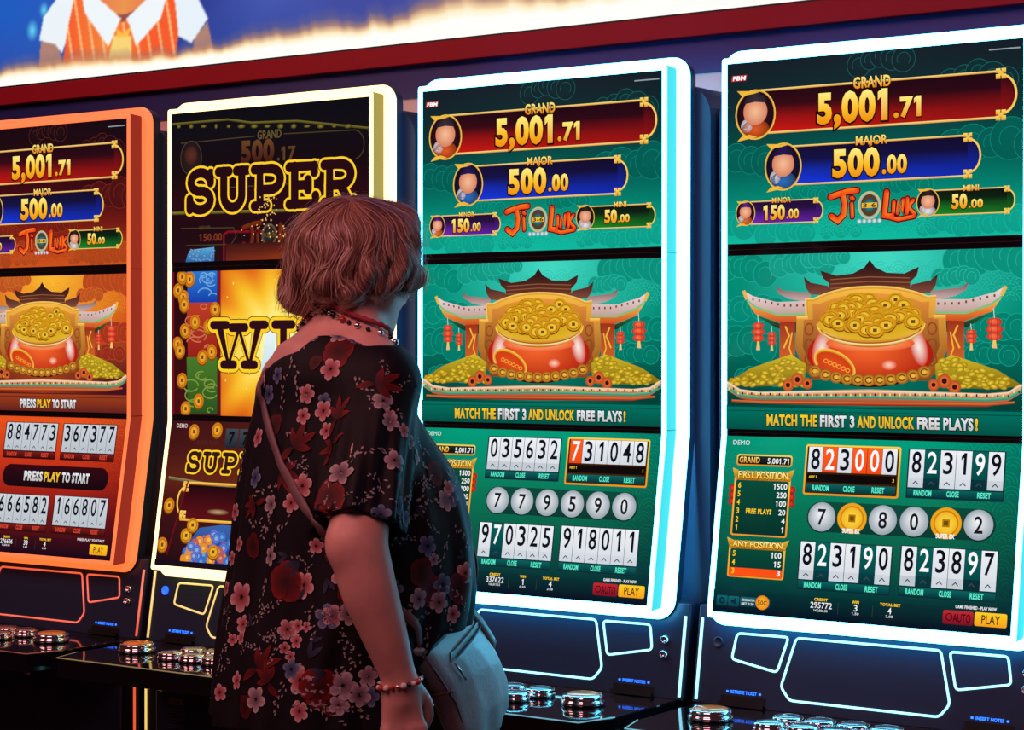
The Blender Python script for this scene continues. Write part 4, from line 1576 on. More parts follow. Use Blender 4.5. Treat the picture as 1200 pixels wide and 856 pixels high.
        return link(name, me, parent), V, Q


def spline(keys, n=80):
    """keys: rows (z, ...); smooth interpolation of the other columns over z"""
    K = np.array(sorted(keys), float)
    z = np.linspace(K[0, 0], K[-1, 0], n)
    cols = []
    for c in range(1, K.shape[1]):
        y = K[:, c]
        d = np.gradient(y, K[:, 0])
        i = np.clip(np.searchsorted(K[:, 0], z) - 1, 0, len(K) - 2)
        hh = K[i + 1, 0] - K[i, 0]
        t = (z - K[i, 0]) / hh
        cols.append((2 * t**3 - 3 * t**2 + 1) * y[i] + (t**3 - 2 * t**2 + t) * hh * d[i] + (-2 * t**3 + 3 * t**2) * y[i + 1] + (t**3 - t**2) * hh * d[i + 1])
    return z, cols


def stack(field, keys, k=0.02, fold=None, p=2.3):
    """torso-like solid from ellipse sections: rows (z, cy, a, b)"""
    zz, (cy, aa, bb) = spline(keys)

    def fn(x, y, z):
        c = np.interp(z, zz, cy)
        a = np.interp(z, zz, aa)
        b = np.interp(z, zz, bb)
        X, Y = x / a, (y - c) / b
        r = (np.abs(X) ** p + np.abs(Y) ** p) ** (1 / p)
        d = (r - 1) * np.minimum(a, b)
        if fold:
            d = d + fold(np.arctan2(x, y - c), z, x, y)
        return np.maximum(d, np.maximum(zz[0] - z, z - zz[-1]))
    m = aa.max()
    field.add(fn, (-m, (cy - bb).min(), zz[0]), (m, (cy + bb).max(), zz[-1]), k)


# ------------------------------------------------------------------ the woman at the machine
M_skin = mat('skin', (0.68, 0.38, 0.31), rough=0.48, noise=.10, nscale=22, bump=.12, bscale=420)
M_skin.node_tree.nodes['Principled BSDF'].inputs['Subsurface Weight'].default_value = 0.08
M_skin.node_tree.nodes['Principled BSDF'].inputs['Subsurface Radius'].default_value = (.012, .005, .003)
M_blouse = mat('black_chiffon', (0.006, 0.005, 0.008), rough=0.6, spec=.18, bump=.25, bscale=700)
M_print = attr_mat('floral_print', emissive=False, rough=.65, spec=.3)
M_trouser = mat('black_trousers', (0.010, 0.010, 0.013), rough=.8, bump=.3, bscale=500)
M_shoe = mat('black_shoe', (0.02, 0.018, 0.02), rough=.35)
M_hair = mat('strawberry_blonde_hair', (0.28, 0.14, 0.105), rough=.55, noise=.25, nscale=30)
M_strand = attr_mat('hair_strands', emissive=False, rough=.42, spec=.5)
M_bag = mat('taupe_leather', (0.60, 0.54, 0.54), rough=.42, bump=.35, bscale=160, noise=.12, nscale=10)
M_bag_dark = mat('brown_leather_trim', (0.22, 0.13, 0.11), rough=.45, bump=.3, bscale=240)
M_strap = mat('mauve_strap', (0.17, 0.10, 0.11), rough=.5, bump=.2, bscale=400)
M_zip = mat('zip_metal', (0.6, 0.58, 0.55), rough=.25, metal=1)
M_zip_dark = mat('zip_tape', (0.05, 0.04, 0.045), rough=.6)
M_bead_black = mat('black_bead', (0.008, 0.008, 0.01), rough=.12)
M_bead_silver = mat('silver_bead', (0.75, 0.72, 0.7), rough=.2, metal=1)
M_bead_red = mat('red_bead', (0.5, 0.03, 0.03), rough=.15)
M_bead_clear = mat('pale_bead', (0.75, 0.66, 0.6), rough=.12)
M_cord_red = mat('red_cord', (0.30, 0.02, 0.035), rough=.6, bump=.4, bscale=300)
M_goldf = mat('gold_frame', (0.8, 0.52, 0.2), rough=.25, metal=1)
M_lens = mat('lens', (0.9, 0.9, 0.9), rough=.05)
M_lens.node_tree.nodes['Principled BSDF'].inputs['Transmission Weight'].default_value = 1.0
M_eye = mat('eye_white', (0.8, 0.78, 0.75), rough=.2)
M_iris = mat('iris', (0.08, 0.05, 0.03), rough=.15)
M_lip = mat('lips', (0.5, 0.14, 0.13), rough=.4)

PX, PY, TURN = 2.025, -0.868, -math.radians(17)
woman = empty('person', 'person in a dark floral blouse seen from behind, arm hanging, facing the slot machines', 'person', (PX, PY, 0), TURN)
RT = Matrix.Rotation(TURN, 4, 'Z')
ROOT = Matrix.Translation((PX, PY, 0)) @ RT


def to_local_ray(px, py):
    d = (RC @ Vector(((px - 600) / FPX, 1, -(py - 428) / FPX))).normalized()
    inv = ROOT.inverted()
    return inv @ CAM, (inv.to_3x3() @ d).normalized()


# --- body: one continuous skin surface
HC = np.array((0.0, .058, 1.548))            # skull centre
fd = np.array((-.20, .88, -.40)); fd /= np.linalg.norm(fd)
hr = np.cross(fd, (0, 0, 1)); hr /= np.linalg.norm(hr)
hu = np.cross(hr, fd)
HR = np.stack([hr, fd, hu], 1)


def hp(r, f, u):
    return HC + hr * r + fd * f + hu * u


B = Field((-.36, -.26, 0.02), (.36, .46, 1.68), .0042)
stack(B, [(.78, .0, .145, .115), (.86, .0, .165, .13), (.95, .01, .172, .14), (1.03, .02, .168, .15), (1.12, .02, .165, .145), (1.22, .0, .158, .115), (1.29, -.012, .158, .095), (1.335, -.02, .14, .078), (1.375, -.018, .10, .062)], k=.02)
B.cone((-.135, -.012, 1.322), (.135, -.012, 1.322), .047, .047, .03)
for s in (-1, 1):
    B.cone((s * .03, .012, 1.425), (s * .145, -.012, 1.338), .042, .040, .035)
B.ell((0, -.045, 1.335), (.125, .062, .075), .04)
B.cone((0, .0, 1.36), (0, .052, 1.50), .066, .054, .03)
# head
B.ell(HC + hu * .012, (.073, .092, .088), .02, HR)
B.ell(hp(0, .028, -.045), (.058, .068, .068), .02, HR)
B.ell(hp(0, .062, -.098), (.028, .026, .022), .025, HR)
for s in (-1, 1):
    B.ell(hp(s * .042, .050, -.042), (.026, .024, .030), .02, HR)
    B.ell(hp(s * .030, .082, -.002), (.018, .012, .012), .012, HR, cut=True)
    B.ell(hp(s * .074, -.004, -.016), (.007, .018, .031), .006, HR)
    B.cone(hp(s * .052, .02, -.072), hp(s * .012, .078, -.104), .020, .017, .02)
B.cone(hp(0, .088, .006), hp(0, .108, -.036), .008, .013, .01)
for s in (-1, 1):
    B.ell(hp(s * .010, .100, -.041), (.008, .009, .007), .006, HR)
B.ell(hp(0, .086, -.066), (.022, .008, .0045), .005, HR)
B.ell(hp(0, .084, -.077), (.019, .009, .0055), .005, HR)
# legs
for s in (-1, 1):
    B.chain([(s * .085, .0, .80), (s * .092, .015, .47), (s * .095, -.015, .30), (s * .097, -.02, .09)], [.098, .058, .056, .036], .03)
    B.chain([(s * .097, -.025, .055), (s * .102, .06, .045), (s * .106, .13, .038)], [.032, .032, .026], .02)


def hand(field, wrist, palm_dir, back, side, curl, sc=1.0):
    """palm with five curled fingers; palm_dir points to the fingertips, back = back of the hand, side = towards the thumb"""
    w = np.array(wrist, float)
    d = np.array(palm_dir, float); d /= np.linalg.norm(d)
    b = np.array(back, float); b -= d * (b @ d); b /= np.linalg.norm(b)
    t = np.cross(d, b)
    if t @ np.array(side) < 0:
        t = -t
    P = lambda u, v, n: w + (d * u + t * v + b * n) * sc
    field.cone(w, P(.03, 0, 0), .024 * sc, .026 * sc, .015)
    for v in (-.026, -.009, .009, .026):
        field.cone(P(.015, v * .6, .002), P(.082, v, .004), .015 * sc, .0125 * sc, .012)
    ang0 = math.radians(curl)
    for v, L, r in ((.029, (.040, .024, .019), .0090), (.010, (.045, .028, .020), .0093), (-.010, (.041, .026, .019), .0090), (-.028, (.032, .020, .017), .0080)):
        p = P(.082, v, .004)
        field.ell(p + b * .004 * sc, (.0115 * sc,) * 3, .008)
        a = ang0 * .55
        for i, l in enumerate(L):
            q = p + (d * math.cos(a) - b * math.sin(a)) * l * sc + t * (v * .06) * sc
            field.cone(p, q, (r - i * .0007) * sc, (r - (i + 1) * .0007) * sc, .004)
            p = q
            a += ang0 * (.95 if i == 0 else .6)
    p0, p1, p2, p3 = P(.012, .020, -.004), P(.042, .046, -.012), P(.070, .052, -.020), P(.090, .046, -.030)
    field.chain([p0, p1, p2, p3], [.017 * sc, .0125 * sc, .0105 * sc, .0085 * sc], .008)


# right arm hangs at her side, hand loosely closed
SHR, ELR, WRR = (.150, -.012, 1.318), (.228, -.118, 1.068), (.246, -.046, .838)
B.chain([SHR, (.19, -.07, 1.20), ELR, (.236, -.101, .99), (.243, -.072, .91), WRR], [.052, .052, .0485, .0465, .037, .0275], .015)
B.ell((.224, -.146, 1.064), (.022, .018, .024), .03)
hand(B, WRR, (.02, .055, -1.0), (.95, -.30, .0), (0.3, .95, 0), 62)
# left arm reaches forward to the button deck
SHL, ELL, WRL = (-.150, -.012, 1.318), (-.232, .02, 1.06), (-.205, .225, 1.015)
B.chain([SHL, (-.195, -.0, 1.19), ELL, (-.228, .10, 1.045), WRL], [.050, .048, .042, .041, .0275], .015)
hand(B, WRL, (.10, .95, -.10), (-.25, .1, .95), (.95, 0, .1), 38)
body, BV, BQ = B.obj('body', M_skin, woman, 2)
del B
B_bvh = BVHTree.FromPolygons([tuple(v) for v in BV], [tuple(int(i) for i in q) for q in BQ])


# --- blouse with draped folds, high-low hem and loose elbow sleeves
def fold(th, z, x, y):
    low = np.clip((1.33 - z) / .45, 0, 1)
    ph = 1.4 * np.sin(z * 5.2) + .5 * np.sin(z * 13)
    f = np.sin(th * 11 + ph) * .55 + np.sin(th * 19 - ph * 1.7 + 1.0) * .3 + np.sin(th * 29 + z * 9) * .15
    return f * .0085 * low


BL = Field((-.37, -.31, .68), (.37, .34, 1.46), .0036)
stack(BL, [(.68, -.010, .216, .212), (.74, -.012, .215, .208), (.83, -.006, .215, .204), (.949, .018, .222, .205), (1.023, .024, .222, .198), (1.098, .022, .215, .187), (1.172, .012, .202, .165), (1.247, -.010, .180, .128), (1.30, -.018, .170, .104), (1.345, -.022, .155, .088), (1.385, -.020, .112, .072), (1.42, -.01, .075, .062)], k=.02, fold=fold)
BL.cone((-.140, -.014, 1.324), (.140, -.014, 1.324), .056, .056, .03)
for s in (-1, 1):
    BL.cone((s * .03, .010, 1.42), (s * .15, -.012, 1.338), .047, .048, .03)
BL.ell((0, -.047, 1.335), (.132, .070, .082), .04)


def sleeve(field, a, b, ra, rb, k):
    a, b = np.array(a), np.array(b)
    ab = b - a
    L = np.linalg.norm(ab)
    n = ab / L
    u = np.cross(n, (0, 1, 0)); u /= np.linalg.norm(u)
    v = np.cross(n, u)

    def fn(x, y, z):
        X, Y, Z = x - a[0], y - a[1], z - a[2]
        t = (X * n[0] + Y * n[1] + Z * n[2]) / L
        tc = np.clip(t, 0, 1)
        pu = X * u[0] + Y * u[1] + Z * u[2]
        pv = X * v[0] + Y * v[1] + Z * v[2]
        th = np.arctan2(pu, pv)
        r = ra + tc * (rb - ra) + tc * .007 * np.sin(th * 7 + 2 * t) + tc * .004 * np.sin(th * 13 - 3 * t)
        q = np.sqrt(pu ** 2 + pv ** 2 + (np.minimum(t, 0) * L) ** 2) - r
        return np.maximum(q, (t - 1) * L)
    R = max(ra, rb) + .02
    field.add(fn, np.minimum(a, b) - R, np.maximum(a, b) + R, k)


sleeve(BL, (.148, -.014, 1.322), (.210, -.104, 1.092), .058, .073, .035)
sleeve(BL, (-.145, -.008, 1.322), (-.214, .022, 1.10), .056, .066, .03)
# neckline (wide boat neck, lower towards the left shoulder) and hem
sl, x, y, z = BL.sub((-.37, -.31, .68), (.37, .34, 1.46))
cc_ = .616 * x + .788 * y
zn = 1.405 - .62 * np.clip(-cc_ - .03, 0, .2) - .45 * np.clip(-x - .075, 0, .2) - .16 * np.clip(x - .05, 0, .2) - .35 * np.clip(y - .02, 0, .2) - .004 * np.sin(x * 60)
BL.F = np.maximum(BL.F, (z - zn).astype(np.float32))
hem = .738 + .165 * np.clip((y + .05) / .11, 0, 1) + .004 * np.sin(x * 40 + y * 30)
tor = np.abs(x) < .19
BL.F = np.maximum(BL.F, np.where(z < 1.0, hem - z, -1).astype(np.float32))
BL.F[:, :, 0] = 1
blouse, VV, QQ = BL.obj('blouse', M_blouse, woman, 1)
blouse['label'] = 'dark blouse printed with red, pink and blue-grey flowers'
del BL
bvh = BVHTree.FromPolygons([tuple(v) for v in VV], [tuple(int(i) for i in q) for q in QQ])


def pick(px, py):
    o, d = to_local_ray(px, py)
    h = bvh.ray_cast(o, d)
    return (h[0], h[1]) if h[0] is not None else None


# --- floral print lying on the cloth
FV, FC, FF = [], [], []
LIFT = [.0011]


def stick(c, n, t, b, a, q):
    o = c + t * a + b * q + n * .05
    h = bvh.ray_cast(o, -n, .12)
    if h[0] is None:
        h0 = bvh.find_nearest(c + t * a + b * q)
        return h0[0] + h0[1] * LIFT[0]
    nn = h[1] if h[1].dot(n) > 0 else -h[1]
    return h[0] + nn * LIFT[0]


def petal(c, n, t, b, ang, L, wd, col, tip, r0=.1, curve=0.0, round_=False):
    k = len(FV)
    pts = []
    N = 9
    for i in range(N):
        s = i / (N - 1)
        w = wd * .5 * (math.sqrt(max(0, 1 - (2 * s ** 1.25 - 1) ** 2)) if round_ else math.sin(math.pi * s))
        rr = L * (r0 + (1 - r0) * s)
        pts.append((rr, w, s))
    ca, sa = math.cos(ang), math.sin(ang)
    for sg in (-1, 0, 1):
        for (rr, w, s) in pts:
            ww = w * sg + curve * s * s * L
            FV.append(stick(c, n, t, b, rr * ca - ww * sa, rr * sa + ww * ca))
            m = mixc(col, tip, s ** 1.2 if sg else s * .6)
            FC.append(L3(m))
    for r in range(2):
        for i in range(N - 1):
            a = k + r * N + i
            FF.append((a, a + 1, a + N + 1, a + N))


PINK = ((140, 60, 66), (240, 220, 216))
WHT_ = ((100, 80, 90), (222, 214, 216))
BLU = ((40, 54, 86), (140, 160, 190))
RED = ((52, 6, 10), (150, 22, 26))
DRED = ((40, 4, 8), (108, 12, 18))
FLEAF = ((24, 34, 56), (58, 72, 98))
SPRIG = ((110, 106, 110), (216, 210, 210))


def flower(hit, size, kind, rot):
    if hit is None:
        return
    LIFT[0] = .0011 + .00013 * (len(FF) // 40 % 9)
    c, n = hit
    if n.dot(c - Vector((0, .02, c.z))) < 0:
        n = -n
    t = n.cross(Vector((0, 0, 1)))
    if t.length < .1:
        t = n.cross(Vector((0, 1, 0)))
    t.normalize()
    b = n.cross(t)
    if kind in ('pink', 'white', 'blue'):
        cc = dict(pink=PINK, white=WHT_, blue=BLU)[kind]
        for k in range(5):
            petal(c, n, t, b, rot + k * 2 * math.pi / 5, size, size * .74, *cc, round_=True)
    elif kind in ('red', 'dred'):
        cc = RED if kind == 'red' else DRED
        for k in range(5):
            petal(c, n, t, b, rot + k * 2 * math.pi / 5, size * (1 + .15 * math.sin(k * 2.3)), size * 1.05, *cc, r0=.0, round_=True)
        for k in range(7):
            petal(c + n * .0008, n, t, b, rot + k * .9, size * .36, size * .05, (30, 4, 8), (90, 20, 20))
    elif kind == 'lily':
        for k in (-1.0, -.45, .1, .7, 2.5):
            petal(c, n, t, b, rot + k, size * (1.25 if abs(k) < .6 else .9), size * .36, *RED, r0=0, curve=.12 * k)
    elif kind == 'sprig':
        for k in range(12):
            off = t * (math.cos(rot) * size * (k - 4) * .24 + random.uniform(-.3, .3) * size) + b * (math.sin(rot) * size * (k - 4) * .24 + random.uniform(-.3, .3) * size)
            petal(c + off, n, t, b, rot + random.uniform(-1.1, 1.1), size * .36, size * .15, *SPRIG, r0=0)
    elif kind == 'leaf':
        for k in (-.35, .35):
            petal(c, n, t, b, rot + k, size * 1.3, size * .4, *FLEAF, r0=0, curve=.1 * k)


# flowers seen on her back and side
SEEN = [(398, 412, 30, 'red', .3), (388, 433, 17, 'pink', .8), (397, 396, 13, 'white', .2), (417, 402, 12, 'blue', 1.0), (370, 425, 12, 'dred', 0), (360, 462, 15, 'pink', .4), (356, 488, 13, 'pink', 1.1), (360, 403, 14, 'sprig', .5),
        (345, 432, 18, 'sprig', 1.2), (326, 440, 13, 'blue', .2), (298, 466, 13, 'pink', .6), (316, 462, 15, 'blue', .9), (303, 513, 15, 'pink', .1), (281, 510, 13, 'pink', .9), (291, 482, 16, 'sprig', 0), (380, 482, 16, 'pink', .2), (383, 505, 13, 'pink', .9), (395, 492, 30, 'lily', -.9),
        (390, 520, 28, 'lily', .6), (345, 525, 34, 'lily', -1.2), (330, 550, 34, 'lily', 1.6), (322, 500, 20, 'dred', .2), (400, 555, 17, 'white', .3), (412, 540, 17, 'sprig', .8), (432, 530, 15, 'sprig', 2.0), (386, 582, 30, 'red', .8), (397, 608, 18, 'pink', .3),
        (440, 452, 30, 'lily', -1.6), (449, 470, 15, 'white', .4), (456, 488, 11, 'pink', .0), (424, 450, 14, 'sprig', 1.4), (473, 505, 11, 'pink', .5), (480, 518, 11, 'white', .1), (487, 535, 13, 'pink', .8), (462, 540, 15, 'white', .6), (468, 560, 22, 'lily', 1.0), (497, 548, 18, 'sprig', .8),
        (510, 555, 20, 'dred', .2), (522, 586, 17, 'white', .3), (525, 572, 12, 'pink', .9), (500, 590, 16, 'sprig', 1.9), (535, 560, 12, 'sprig', .2), (466, 592, 14, 'blue', .1), (474, 608, 12, 'blue', .9), (482, 570, 14, 'sprig', .5),
        (355, 570, 18, 'pink', .6), (342, 590, 15, 'pink', .1), (358, 545, 12, 'sprig', 1.0), (300, 560, 16, 'blue', .4), (318, 575, 16, 'sprig', .1), (285, 540, 15, 'sprig', .9), (300, 590, 26, 'lily', .4), (276, 600, 14, 'pink', .3), (330, 620, 16, 'sprig', .6),
        (318, 652, 15, 'white', .4), (338, 652, 14, 'leaf', .1), (281, 638, 12, 'pink', .5), (273, 655, 12, 'pink', .0), (335, 682, 32, 'red', .5), (357, 686, 20, 'pink', .2), (298, 640, 20, 'dred', .6), (284, 700, 23, 'pink', .9), (310, 690, 16, 'sprig', 1.0), (350, 705, 16, 'leaf', -1.0), (352, 658, 18, 'leaf', .4),
        (371, 640, 12, 'pink', .5), (385, 642, 10, 'dred', .1), (388, 652, 10, 'dred', .6), (404, 675, 20, 'pink', .2), (415, 700, 26, 'dred', .5), (425, 715, 18, 'red', .1), (390, 722, 16, 'pink', .4), (409, 720, 16, 'white', .9), (383, 678, 15, 'leaf', 1.1),
        (337, 738, 15, 'pink', .1), (348, 752, 11, 'pink', .6), (350, 734, 10, 'pink', .9), (360, 735, 8, 'pink', .2), (334, 760, 9, 'pink', .5), (341, 770, 9, 'pink', .1), (286, 732, 14, 'pink', .5), (273, 750, 9, 'pink', .2), (284, 748, 10, 'pink', .8), (305, 722, 14, 'sprig', .3), (320, 770, 12, 'sprig', .8), (298, 760, 14, 'sprig', 0),
        (303, 785, 34, 'lily', -1.3), (316, 800, 26, 'lily', -.4), (288, 828, 18, 'dred', .2), (301, 820, 19, 'white', .3), (279, 798, 14, 'pink', .7), (351, 834, 16, 'pink', .1), (352, 798, 22, 'pink', .6), (373, 806, 30, 'red', .1), (388, 826, 18, 'dred', .8), (362, 772, 18, 'leaf', -1.2), (382, 788, 14, 'leaf', .1),
        (402, 804, 20, 'white', .3), (421, 815, 17, 'white', .9), (431, 793, 15, 'white', .5), (412, 780, 14, 'sprig', .4), (440, 780, 16, 'sprig', 1.2), (330, 812, 14, 'sprig', .7), (262, 780, 13, 'sprig', .3), (258, 812, 13, 'pink', .7), (268, 720, 12, 'sprig', 1.2), (266, 690, 12, 'pink', .1), (440, 755, 14, 'dred', .2),
        (501, 640, 16, 'blue', .2), (508, 656, 10, 'white', .6), (494, 672, 24, 'dred', .3), (505, 690, 26, 'red', .8), (514, 706, 16, 'white', .2), (490, 702, 16, 'white', 1.4), (545, 672, 17, 'pink', .4), (538, 690, 26, 'dred', .9), (522, 640, 14, 'sprig', .6), (496, 720, 12, 'sprig', .2), (540, 625, 13, 'sprig', 1.2), (530, 720, 14, 'pink', .3)]
PXM = 3.55 / FPX
for (px, py, r, kind, rot) in SEEN:
    flower(pick(px, py), r * PXM * dict(pink=.80, white=.82, blue=.82, red=.70, dred=.72, lily=.80, sprig=.95, leaf=.9)[kind], kind, rot * 1.7)
for k in range(90):
    flower(pick(random.uniform(262, 550), random.uniform(420, 835)), random.uniform(9, 15) * PXM, random.choice(['sprig', 'sprig', 'sprig', 'leaf', 'blue', 'white']) if k % 3 else 'sprig', random.uniform(0, 6))
# the rest of the cloth, out of sight from here
vm = np.array(VV)
cnt = 0
for i in rng.permutation(len(vm))[:4000]:
    p = Vector(vm[i])
    h = bvh.find_nearest(p)
    n = h[1]
    o, d = to_local_ray(600, 428)
    if n.dot(d) < .15 or abs(n.z) > .8:
        continue
    flower((h[0], n), random.uniform(.016, .034), random.choice(['pink', 'white', 'red', 'sprig', 'sprig', 'lily', 'leaf', 'pink', 'dred']), random.uniform(0, 6))
    cnt += 1
    if cnt > 75:
        break
mesh_obj('floral_print', FV, FF, M_print, blouse, True, cols=FC)

# --- trousers and shoes
T = Field((-.26, -.22, .04), (.26, .26, 1.0), .006)
T.ell((0, .0, .88), (.172, .142, .13), .03)
for s in (-1, 1):
    T.chain([(s * .082, .0, .80), (s * .092, .012, .47), (s * .097, -.015, .09)], [.108, .078, .070], .03)
sl, x, y, z = T.sub((-.26, -.22, .04), (.26, .26, 1.0))
T.F = np.maximum(T.F, (.055 - z).astype(np.float32))
T.obj('trousers', M_trouser, woman, 1)
del T
for s in (-1, 1):
    H = Field((s * .1 - .09, -.12, -.01), (s * .1 + .09, .23, .14), .005)
    H.chain([(s * .097, -.045, .040), (s * .103, .06, .040), (s * .108, .145, .034)], [.040, .044, .034], .02)
    H.cone((s * .097, -.03, .05), (s * .097, -.025, .10), .044, .046, .02)
    sl, x, y, z = H.sub((-1, -1, -1), (1, 1, 1))
    H.F = np.maximum(H.F, (.002 - z + 0 * H.F).astype(np.float32))
    H.obj('shoe', M_shoe, woman, 1)

# --- face details
eye = lathe_mesh('eye', [(.001, -.011), (.006, -.0095), (.0095, -.0055), (.011, 0), (.0095, .0055), (.006, .0095), (.001, .011)], M_eye, 14)
iris = lathe_mesh('iris', [(.0052, .0095), (.0045, .0105), (.002, .0114), (.0005, .0116)], M_iris, 14)
eq = Vector(fd).to_track_quat('Z', 'Y').to_matrix().to_4x4()
for s in (-1, 1):
    e = link('eye', eye, woman)
    e.matrix_local = Matrix.Translation(hp(s * .030, .071, -.004)) @ eq
    link('iris', iris, e)
    tube('eyebrow', [hp(s * q, .091 - .012 * abs(q - .03) / .02, .018 + .004 * math.sin((q - .014) * 90)) for q in (.014, .022, .030, .038, .046)], [.0016, .0024, .0026, .0022, .001], M_hair, woman, seg=6)

for dz, r_, wd_ in ((-.0655, .0030, .021), (-.0765, .0036, .018)):
    lp = []
    for q in np.linspace(-1, 1, 11):
        o = Vector(hp(q * wd_, .16, dz + .003 * (1 - q * q) * (1 if dz > -.07 else -1)))
        h_ = None
        for t_ in np.linspace(.0, .09, 181):
            pt = o - Vector(fd) * t_
            if B_bvh.find_nearest(pt)[3] < .0016:
                h_ = pt
                break
        lp.append(h_ if h_ is not None else o - Vector(fd) * .072)
    tube('lip', lp, [r_ * (.35 + .65 * (1 - abs(q))) for q in np.linspace(-1, 1, 11)], M_lip, woman, seg=8)

# --- hair: soft wavy bob
HF = Field((-.19, -.16, 1.40), (.19, .24, 1.70), .0045)
HF.ell((0, .026, 1.562), (.104, .114, .090), .02)
HF.ell((-.014, -.004, 1.510), (.100, .074, .058), .03)
HF.ell((-.066, -.026, 1.480), (.040, .042, .034), .02)
HF.ell((-.075, -.052, 1.492), (.022, .022, .026), .012)
HF.ell((-.058, -.046, 1.462), (.024, .022, .018), .010)
HF.ell((-.085, .03, 1.495), (.030, .060, .045), .03)
HF.ell((.022, -.020, 1.500), (.055, .045, .036), .03)
HF.ell((.070, .038, 1.520), (.030, .050, .042), .025)
HF.ell((.072, .088, 1.512), (.020, .024, .030), .015)
HF.ell((.01, .10, 1.605), (.070, .034, .034), .03)
HF.ell((.076, .070, 1.555), (.024, .036, .05), .03)
HF.ell(hp(.0, .125, -.055), (.060, .060, .068), .012, HR, cut=True)
HF.ell((.066, .072, 1.430), (.06, .065, .052), .012, cut=True)
# wave relief
sl, x, y, z = HF.sub((-1, -1, 1), (1, 1, 2))
th = np.arctan2(x - .02, .03 - y)
rel = .0055 * np.sin(th * 9 + 14 * z + 3 * np.sin(z * 40)) + .0040 * np.sin(th * 17 - 30 * z) + .0035 * np.sin(z * 95 + th * 5)
rel = rel * np.clip((1.60 - z) / .09, .12, .95)
HF.F = (HF.F + rel).astype(np.float32)
hair, HV, HQ = HF.obj('hair', M_hair, woman, 1)
hb = BVHTree.FromPolygons([tuple(v) for v in HV], [tuple(int(i) for i in q) for q in HQ])
SV, SC, SF = [], [], []
crown = Vector((.03, .0, 1.645))
hc0 = Vector((0, .035, 1.55))
pick_i = rng.permutation(len(HV))
ns = 0
for i in pick_i:
    p = Vector(HV[i])
    loc, nrm, _, _ = hb.find_nearest(p)
    if nrm.dot(loc - hc0) < 0:
        continue
    L = random.uniform(.05, .12)
    st = 11
    fly = random.random() > .88
    lift = random.uniform(.0006, .0045) if not fly else random.uniform(.006, .016)
    ph = random.uniform(0, 6.28)
    base = random.random()
    c1 = mixc((100, 62, 52), (178, 128, 108), base ** 1.3)
    c2 = mixc(c1, (222, 192, 174), random.uniform(.1, .5))
    if fly:
        c1, c2 = mixc(c1, (226, 196, 178), .6), (236, 210, 192)
    wd = random.uniform(.0005, .0011) * (.6 if fly else 1)
    q = loc
    path = []
    for k in range(st):
        loc, nrm, _, _ = hb.find_nearest(q)
        if loc is None:
            break
        if nrm.dot(loc - hc0) < 0:
            break
        rad = (loc - crown)
        rad.z = 0
        if rad.length > 1e-4:
            rad.normalize()
        fl = rad * max(.15, min(1.2, (loc.z - 1.53) * 14)) + Vector((0, 0, -1))
        sw = rad.cross(Vector((0, 0, 1)))
        fl += sw * (.55 * math.sin(loc.z * 62 + 3.2 * math.atan2(loc.x, loc.y)) + .18 * math.sin(ph + k))
        if loc.z < 1.475:
            fl += rad * .6 + sw * .5
        fl = (fl - nrm * fl.dot(nrm))
        if fl.length < 1e-4:
            break
        fl.normalize()
        path.append((loc + nrm * (lift * (.3 + 1.2 * (k / st))), nrm, fl))
        q = loc + fl * (L / st)
    if len(path) < 5:
        continue
    b0 = len(SV)
    m = len(path)
    for k, (a, nn, fl) in enumerate(path):
        sd = fl.cross(nn)
        w = wd * (1 - .75 * (k / (m - 1)) ** 2)
        SV += [a - sd * w, a + sd * w]
        c = L3(mixc(c1, c2, k / (m - 1)))
        SC += [c, c]
    for k in range(m - 1):
        SF.append((b0 + 2 * k, b0 + 2 * k + 1, b0 + 2 * k + 3, b0 + 2 * k + 2))
    ns += 1
    if ns >= 6500:
        break
mesh_obj('hair_strands', SV, SF, M_strand, hair, True, cols=SC, kind='stuff')

# --- necklace and bracelet
sph = lathe_mesh('bead', [(.0006, -.0050), (.0028, -.0041), (.0045, -.0022), (.0050, 0), (.0045, .0022), (.0028, .0041), (.0006, .0050)], M_bead_black, 10)
SPH = {}
for nm, mm in (('k', M_bead_black), ('s', M_bead_silver), ('r', M_bead_red), ('c', M_bead_clear)):
    q = sph.copy()
    q.materials.clear()
    q.materials.append(mm)
    SPH[nm] = q
body_bvh = B_bvh


def neck_pts(zb, zf, cy, n, off, zs=None):
    """points around the neck found by casting inwards onto the skin"""
    out = []
    for k in range(n):
        a = 2 * math.pi * k / n
        dirv = Vector((math.sin(a), -math.cos(a), 0))
        f = .5 - .5 * math.cos(a)
        zz = zb + (zf - zb) * f
        h = body_bvh.ray_cast(Vector((0, cy + .01 * f, zz)) + dirv * .20, -dirv)
        out.append((h[0] + h[1] * off) if h[0] is not None else Vector((0, cy, zz)) + dirv * .065)
    return out


necklace = empty('necklace', "beaded black and silver necklace with red strand around the person's neck", 'necklace', (PX, PY, 1.40), TURN)
nk = Matrix.Translation((0, 0, -1.40))
pts = neck_pts(1.447, 1.345, .02, 46, .004)
for i, p in enumerate(pts):
    b = link('bead', SPH['ksksksr'[i % 7]], necklace, loc=nk @ p)
    b.rotation_euler = (random.uniform(0, 3), random.uniform(0, 3), 0)
    if i % 2:
        b.scale = (.85,) * 3
    else:
        b.scale = (1.2,) * 3
tube('red_strand', [nk @ (p + Vector((0, 0, .008))) for p in neck_pts(1.453, 1.36, .02, 120, .003)], [.0036, .0052] * 60, M_cord_red, necklace, closed=True)

